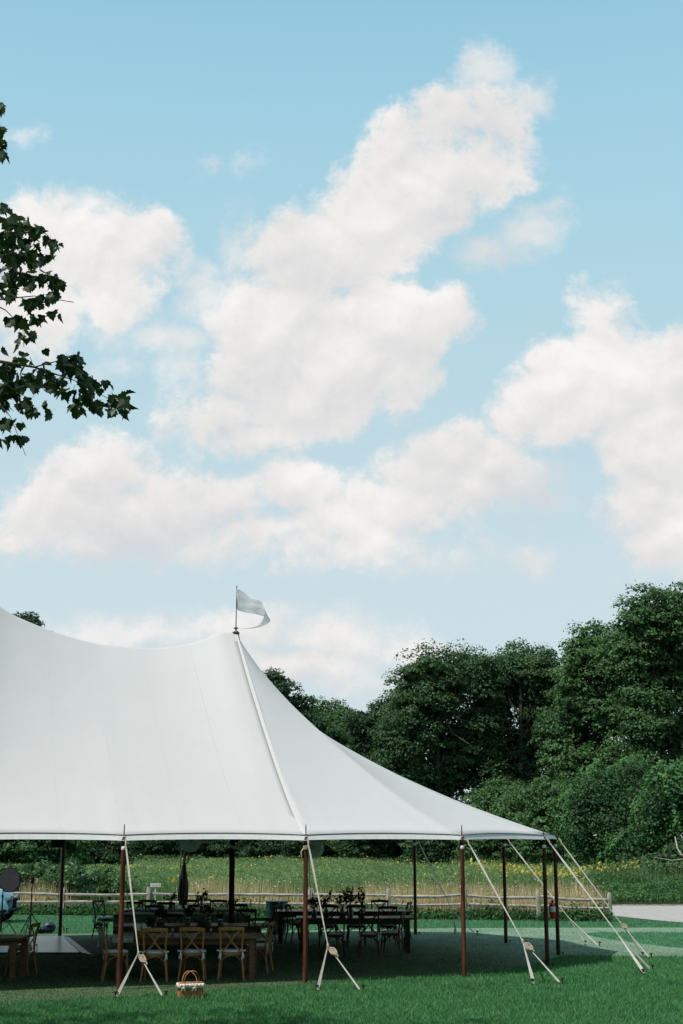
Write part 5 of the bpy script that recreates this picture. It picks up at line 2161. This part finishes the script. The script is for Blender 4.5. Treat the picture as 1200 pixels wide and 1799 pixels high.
# pale blue vintage car nose at the left edge
YV = 42.0
nose = P(14, 1600, YV).x
car = empty('vintage_car', (nose, YV, 0), 0, 'pale blue vintage car poking in at the left edge beyond the tent', 'car')


def loft(sections, m, name, parent):
    vs, fs = [], []
    n_ = len(sections[0])
    for s_ in sections:
        vs += s_
    for i in range(len(sections) - 1):
        for k_ in range(n_):
            fs.append((i * n_ + k_, i * n_ + (k_ + 1) % n_, i * n_ + n_ + (k_ + 1) % n_, i * n_ + n_ + k_))
    fs.append(tuple(range(n_))[::-1])
    fs.append(tuple(range((len(sections) - 1) * n_, len(sections) * n_)))
    return MB().add(vs, fs).build(name, m, parent, True)


def sec(x, y0, y1, z0, z1, n_=20):
    out_ = []
    for k_ in range(n_):
        a = 2 * PI * k_ / n_
        ca, sa = math.cos(a), math.sin(a)
        out_.append((x, (y0 + y1) / 2 + (y1 - y0) / 2 * math.copysign(abs(ca) ** .7, ca), (z0 + z1) / 2 + (z1 - z0) / 2 * math.copysign(abs(sa) ** .7, sa)))
    return out_


loft([sec(0.0, .45, 1.05, .40, .66), sec(-.06, .36, 1.14, .32, .78), sec(-.25, .30, 1.20, .28, .90), sec(-.8, .22, 1.28, .26, .98), sec(-1.3, .15, 1.35, .26, 1.02),
      sec(-2.6, .12, 1.38, .26, 1.02), sec(-3.3, .2, 1.3, .28, .95), sec(-3.7, .4, 1.1, .36, .75)], M['blue'], 'body', car)
loft([sec(-1.25, .25, 1.25, .9, 1.02), sec(-1.5, .24, 1.26, .9, 1.32), sec(-1.8, .24, 1.26, .9, 1.44), sec(-2.5, .24, 1.26, .9, 1.42), sec(-3.0, .3, 1.2, .9, 1.0)], M['blue'], 'cabin', car)
for yv, nm in ((.12, 'near'), (1.32, 'far')):
    for xv in (-.42, -3.05):
        loft([sec(xv + .42, yv - .10, yv + .10, .28, .42), sec(xv + .30, yv - .14, yv + .14, .24, .62), sec(xv + .05, yv - .15, yv + .15, .30, .74), sec(xv - .3, yv - .13, yv + .13, .28, .62), sec(xv - .5, yv - .08, yv + .08, .26, .4)], M['blue'], 'fender', car)
        w_ = MB().lathe([(.16, -.07), (.29, -.075), (.315, -.04), (.315, .04), (.29, .075), (.16, .07)], (xv, yv - .06, .315), 24, Matrix.Rotation(PI / 2, 3, 'X')).build('wheel', M['black'], car, True)
        MB().lathe([(.03, .085), (.12, .080), (.155, .072), (.155, .02)], (xv, yv - .06, .315), 20, Matrix.Rotation(PI / 2, 3, 'X')).build('rim', M['fan'], w_, True)
MB().tube([(-.15, -.02, .34), (.07, .12, .36), (.09, .75, .36), (.07, 1.38, .36)], .045, 8).build('bumper', M['black'], car, True)
MB().lathe([(.02, .03), (.085, .02), (.10, -.01), (.08, -.08)], (.0, .30, .66), 16, Matrix.Rotation(PI / 2, 3, 'Y')).build('headlight', M['glass'], car, True)
MB().lathe([(.02, .03), (.085, .02), (.10, -.01), (.08, -.08)], (.0, 1.20, .66), 16, Matrix.Rotation(PI / 2, 3, 'Y')).build('headlight', M['glass'], car, True)
mb = MB()
for k_ in range(8):
    mb.box((.015, .55 + k_ * .057, .52), (.03, .02, .28))
mb.build('grille', M['black'], car)
MB().box((-2.1, .236, 1.2), (.7, .012, .22)).build('side_window', M['black'], car)


# ---------------------------------------------------------------- overhanging maple at the near left
M['mleaf'] = leafmat('near_maple_leaf', (0.026, 0.052, 0.018), (0.018, 0.038, 0.014), 0.22, 0.5, 0.3, 2.0, 0.4)
LO = [(0, -.05), (.08, -.04), (.30, -.10), (.36, .02), (.52, .12), (.44, .24), (.50, .42), (.37, .42), (.29, .47), (.25, .66), (.16, .66), (0, .92),
      (-.16, .66), (-.25, .66), (-.29, .47), (-.37, .42), (-.50, .42), (-.44, .24), (-.52, .12), (-.36, .02), (-.30, -.10), (-.08, -.04)]


def leaf_mesh(seed):
    r_ = random.Random(seed)
    fold = r_.uniform(.1, .5)
    curl = r_.uniform(-.3, .4)
    vs, fs = [], []
    n_ = len(LO)
    for (x, y) in LO:
        x, y = x * r_.uniform(.9, 1.1), y * r_.uniform(.93, 1.07)
        vs.append((x, y, fold * abs(x) - curl * y * y))
    vs.append((0, .25, -.02))
    fs = [(i, (i + 1) % n_, n_) for i in range(n_)]
    vs += [(-.008, -.05, 0), (.008, -.05, 0), (.004, -.5, -.08), (-.004, -.5, -.08)]
    fs.append((n_ + 1, n_ + 2, n_ + 3, n_ + 4))
    return MB().add(vs, fs).mesh('maple_leaf', M['mleaf'])


LM = [leaf_mesh(i) for i in range(7)]
mt_base = Vector((-9.2, 12.5, 0))
mroot = empty('maple_tree', mt_base, 0, 'big leafy maple at the near left whose dark branch tips hang into the view', 'tree')
YL = 14.2
mb = MB()
mb.tube([mt_base - mt_base, Vector((.1, .05, 2)), Vector((.25, .2, 4.5)), Vector((.2, .4, 7.5)), Vector((.4, .4, 10.5))], [.34, .27, .23, .16, .05], 12)
mb.build('trunk', M['bark'], mroot, True)


def twig(pts, r0, r1):
    pts = [Vector(p) - mt_base for p in pts]
    n_ = len(pts)
    MB().tube(pts, [r1 + (r0 - r1) * (1 - i / (n_ - 1)) ** 3 for i in range(n_)], 6).build('branch', M['bark'], mroot, True)


j0 = mt_base + Vector((.22, .25, 5.0))
j1 = mt_base + Vector((.2, .4, 7.0))
twig([j0, P(-420, 560, 13.6), P(-160, 500, 14.0), P(-20, 528, YL), P(60, 520, YL), P(130, 531, YL)], .11, .004)
twig([P(-160, 500, 14.0), P(-60, 440, 14.1), P(20, 400, 14.2), P(80, 410, 14.3), P(98, 430, 14.3)], .03, .004)
twig([P(-40, 520, 14.1), P(10, 545, 14.1), P(40, 575, 14.1), P(42, 610, 14.1)], .012, .003)
twig([j0, P(-400, 760, 13.6), P(-150, 640, 14.1), P(-20, 632, YL), P(60, 645, YL), P(130, 668, YL), P(190, 700, YL), P(226, 712, YL)], .10, .003)
twig([P(60, 645, YL), P(110, 632, 14.1), P(140, 650, 14.0), P(170, 675, 14.0)], .008, .003)
twig([P(-60, 640, 14.1), P(-10, 690, 14.2), P(20, 735, 14.2), P(45, 800, 14.2)], .014, .003)
twig([j1, P(-300, 120, 13.8), P(-80, 180, 14.1), P(-10, 215, YL), P(6, 275, YL)], .08, .003)
twig([P(-80, 180, 14.1), P(-30, 300, 14.2), P(4, 366, 14.2)], .012, .003)
# leaf spots along the twig outline in the photo: (x, y, spread x, spread y, count)
SP = [(0, 187, 5, 5, 3), (1, 226, 4, 6, 3), (1, 250, 4, 5, 3), (3, 272, 6, 7, 4), (8, 362, 5, 6, 3), (14, 385, 8, 8, 5), (40, 392, 14, 8, 7), (66, 400, 10, 8, 5), (18, 415, 18, 14, 13), (50, 420, 16, 14, 11), (86, 420, 9, 6, 3), (95, 434, 8, 5, 3),
      (20, 450, 20, 16, 16), (62, 452, 14, 14, 10), (90, 450, 5, 6, 2), (22, 485, 20, 16, 15), (58, 490, 12, 12, 8), (86, 488, 10, 8, 5), (100, 500, 8, 10, 4), (95, 518, 9, 8, 4),
      (14, 515, 12, 10, 6), (52, 532, 14, 10, 7), (78, 530, 10, 8, 4), (104, 552, 7, 4, 2), (28, 560, 14, 8, 6), (66, 558, 10, 6, 3), (42, 590, 10, 10, 3), (68, 586, 5, 5, 1), (40, 600, 7, 8, 2),
      (4, 618, 6, 6, 2), (34, 632, 12, 10, 5), (12, 650, 14, 12, 9), (76, 614, 6, 2, 1), (112, 628, 9, 8, 4), (135, 628, 10, 6, 4), (86, 650, 8, 12, 3),
      (60, 665, 22, 12, 12), (24, 680, 20, 16, 15), (95, 675, 18, 14, 9), (128, 655, 16, 12, 9), (150, 665, 12, 12, 6), (125, 690, 18, 10, 8), (155, 692, 16, 14, 8), (170, 712, 14, 10, 5),
      (140, 712, 10, 8, 3), (180, 668, 5, 4, 1), (196, 680, 6, 4, 1), (200, 702, 9, 8, 3), (220, 702, 6, 8, 3), (218, 724, 7, 8, 3), (194, 724, 8, 6, 2), (227, 712, 3, 6, 1),
      (8, 705, 10, 14, 6), (38, 705, 16, 10, 6), (52, 722, 8, 10, 3), (74, 720, 5, 9, 2), (94, 722, 4, 8, 1), (6, 745, 8, 12, 5), (36, 742, 10, 6, 3), (55, 766, 7, 4, 1),
      (10, 772, 10, 10, 5), (38, 770, 8, 8, 3), (20, 798, 8, 7, 2), (40, 808, 6, 6, 1), (48, 795, 5, 8, 2), (-2, 790, 5, 9, 2)]
nleaf = 0
for (x, y, sx, sy_, cnt) in SP:
    for k_ in range(cnt):
        if nleaf >= 298:
            break
        px, py = x + random.gauss(0, .6) * sx, y + random.gauss(0, .6) * sy_
        c = P(px, py, YL + random.uniform(-.35, .35))
        o = bpy.data.objects.new('leaf', random.choice(LM))
        COL.objects.link(o)
        o.parent = mroot
        o.location = c - mt_base
        s_ = random.uniform(.095, .150)
        o.scale = (s_, s_, s_)
        o.rotation_euler = (random.gauss(-.9, .6), random.gauss(0, .6), random.uniform(0, 2 * PI))
        nleaf += 1
# smaller leaves filling the spray behind the counted ones
vs_, fs_ = [], []
for (x, y, sx, sy_, cnt) in SP:
    for k_ in range(max(1, int(cnt * 1.0)) if cnt > 2 else 0):
        c = P(x + random.gauss(0, .55) * sx, y + random.gauss(0, .55) * sy_, YL + random.uniform(.1, .5)) - mt_base
        me = random.choice(LM)
        R_ = Matrix.Rotation(random.uniform(0, 2 * PI), 3, 'Z') @ Matrix.Rotation(random.gauss(-.9, .6), 3, 'X')
        s_ = random.uniform(.09, .14)
        n0 = len(vs_)
        vs_ += [tuple(c + R_ @ (v.co * s_)) for v in me.vertices]
        fs_ += [tuple(i + n0 for i in p_.vertices) for p_ in me.polygons]
o = MB().add(vs_, fs_).build('leaf_spray', M['mleaf'], mroot)
o['kind'] = 'stuff'
# the rest of the crown, out of view: leaf cards in clumps
cc = []
while len(cc) < 420:
    c = np.array([random.gauss(0, 2.4), random.gauss(0, 2.4), random.uniform(4.6, 12)])
    if abs(c[0]) > 5 or abs(c[1]) > 5:
        continue
    wp = Vector(c) + mt_base
    q_ = proj(wp)
    if wp.y > 4 and q_[0] > -75:
        continue
    cc.append(c)
cc = np.array(cc)
q_ = rng.normal(size=(len(cc), 70, 3)) * .30
c = (cc[:, None] + q_).reshape(-1, 3)
wp = c + np.array(mt_base)
pxl = 600 + F * wp[:, 0] / (wp[:, 1] * math.cos(TH) + (wp[:, 2] - HC) * math.sin(TH))
c = c[(pxl < -15) | (wp[:, 1] < 4)]
o = npmesh('crown', leafcards(c, rng.normal(size=c.shape) * .6 + [0, 0, 1], .15, .8), 4, M['mleaf'], mroot)
o['kind'] = 'stuff'
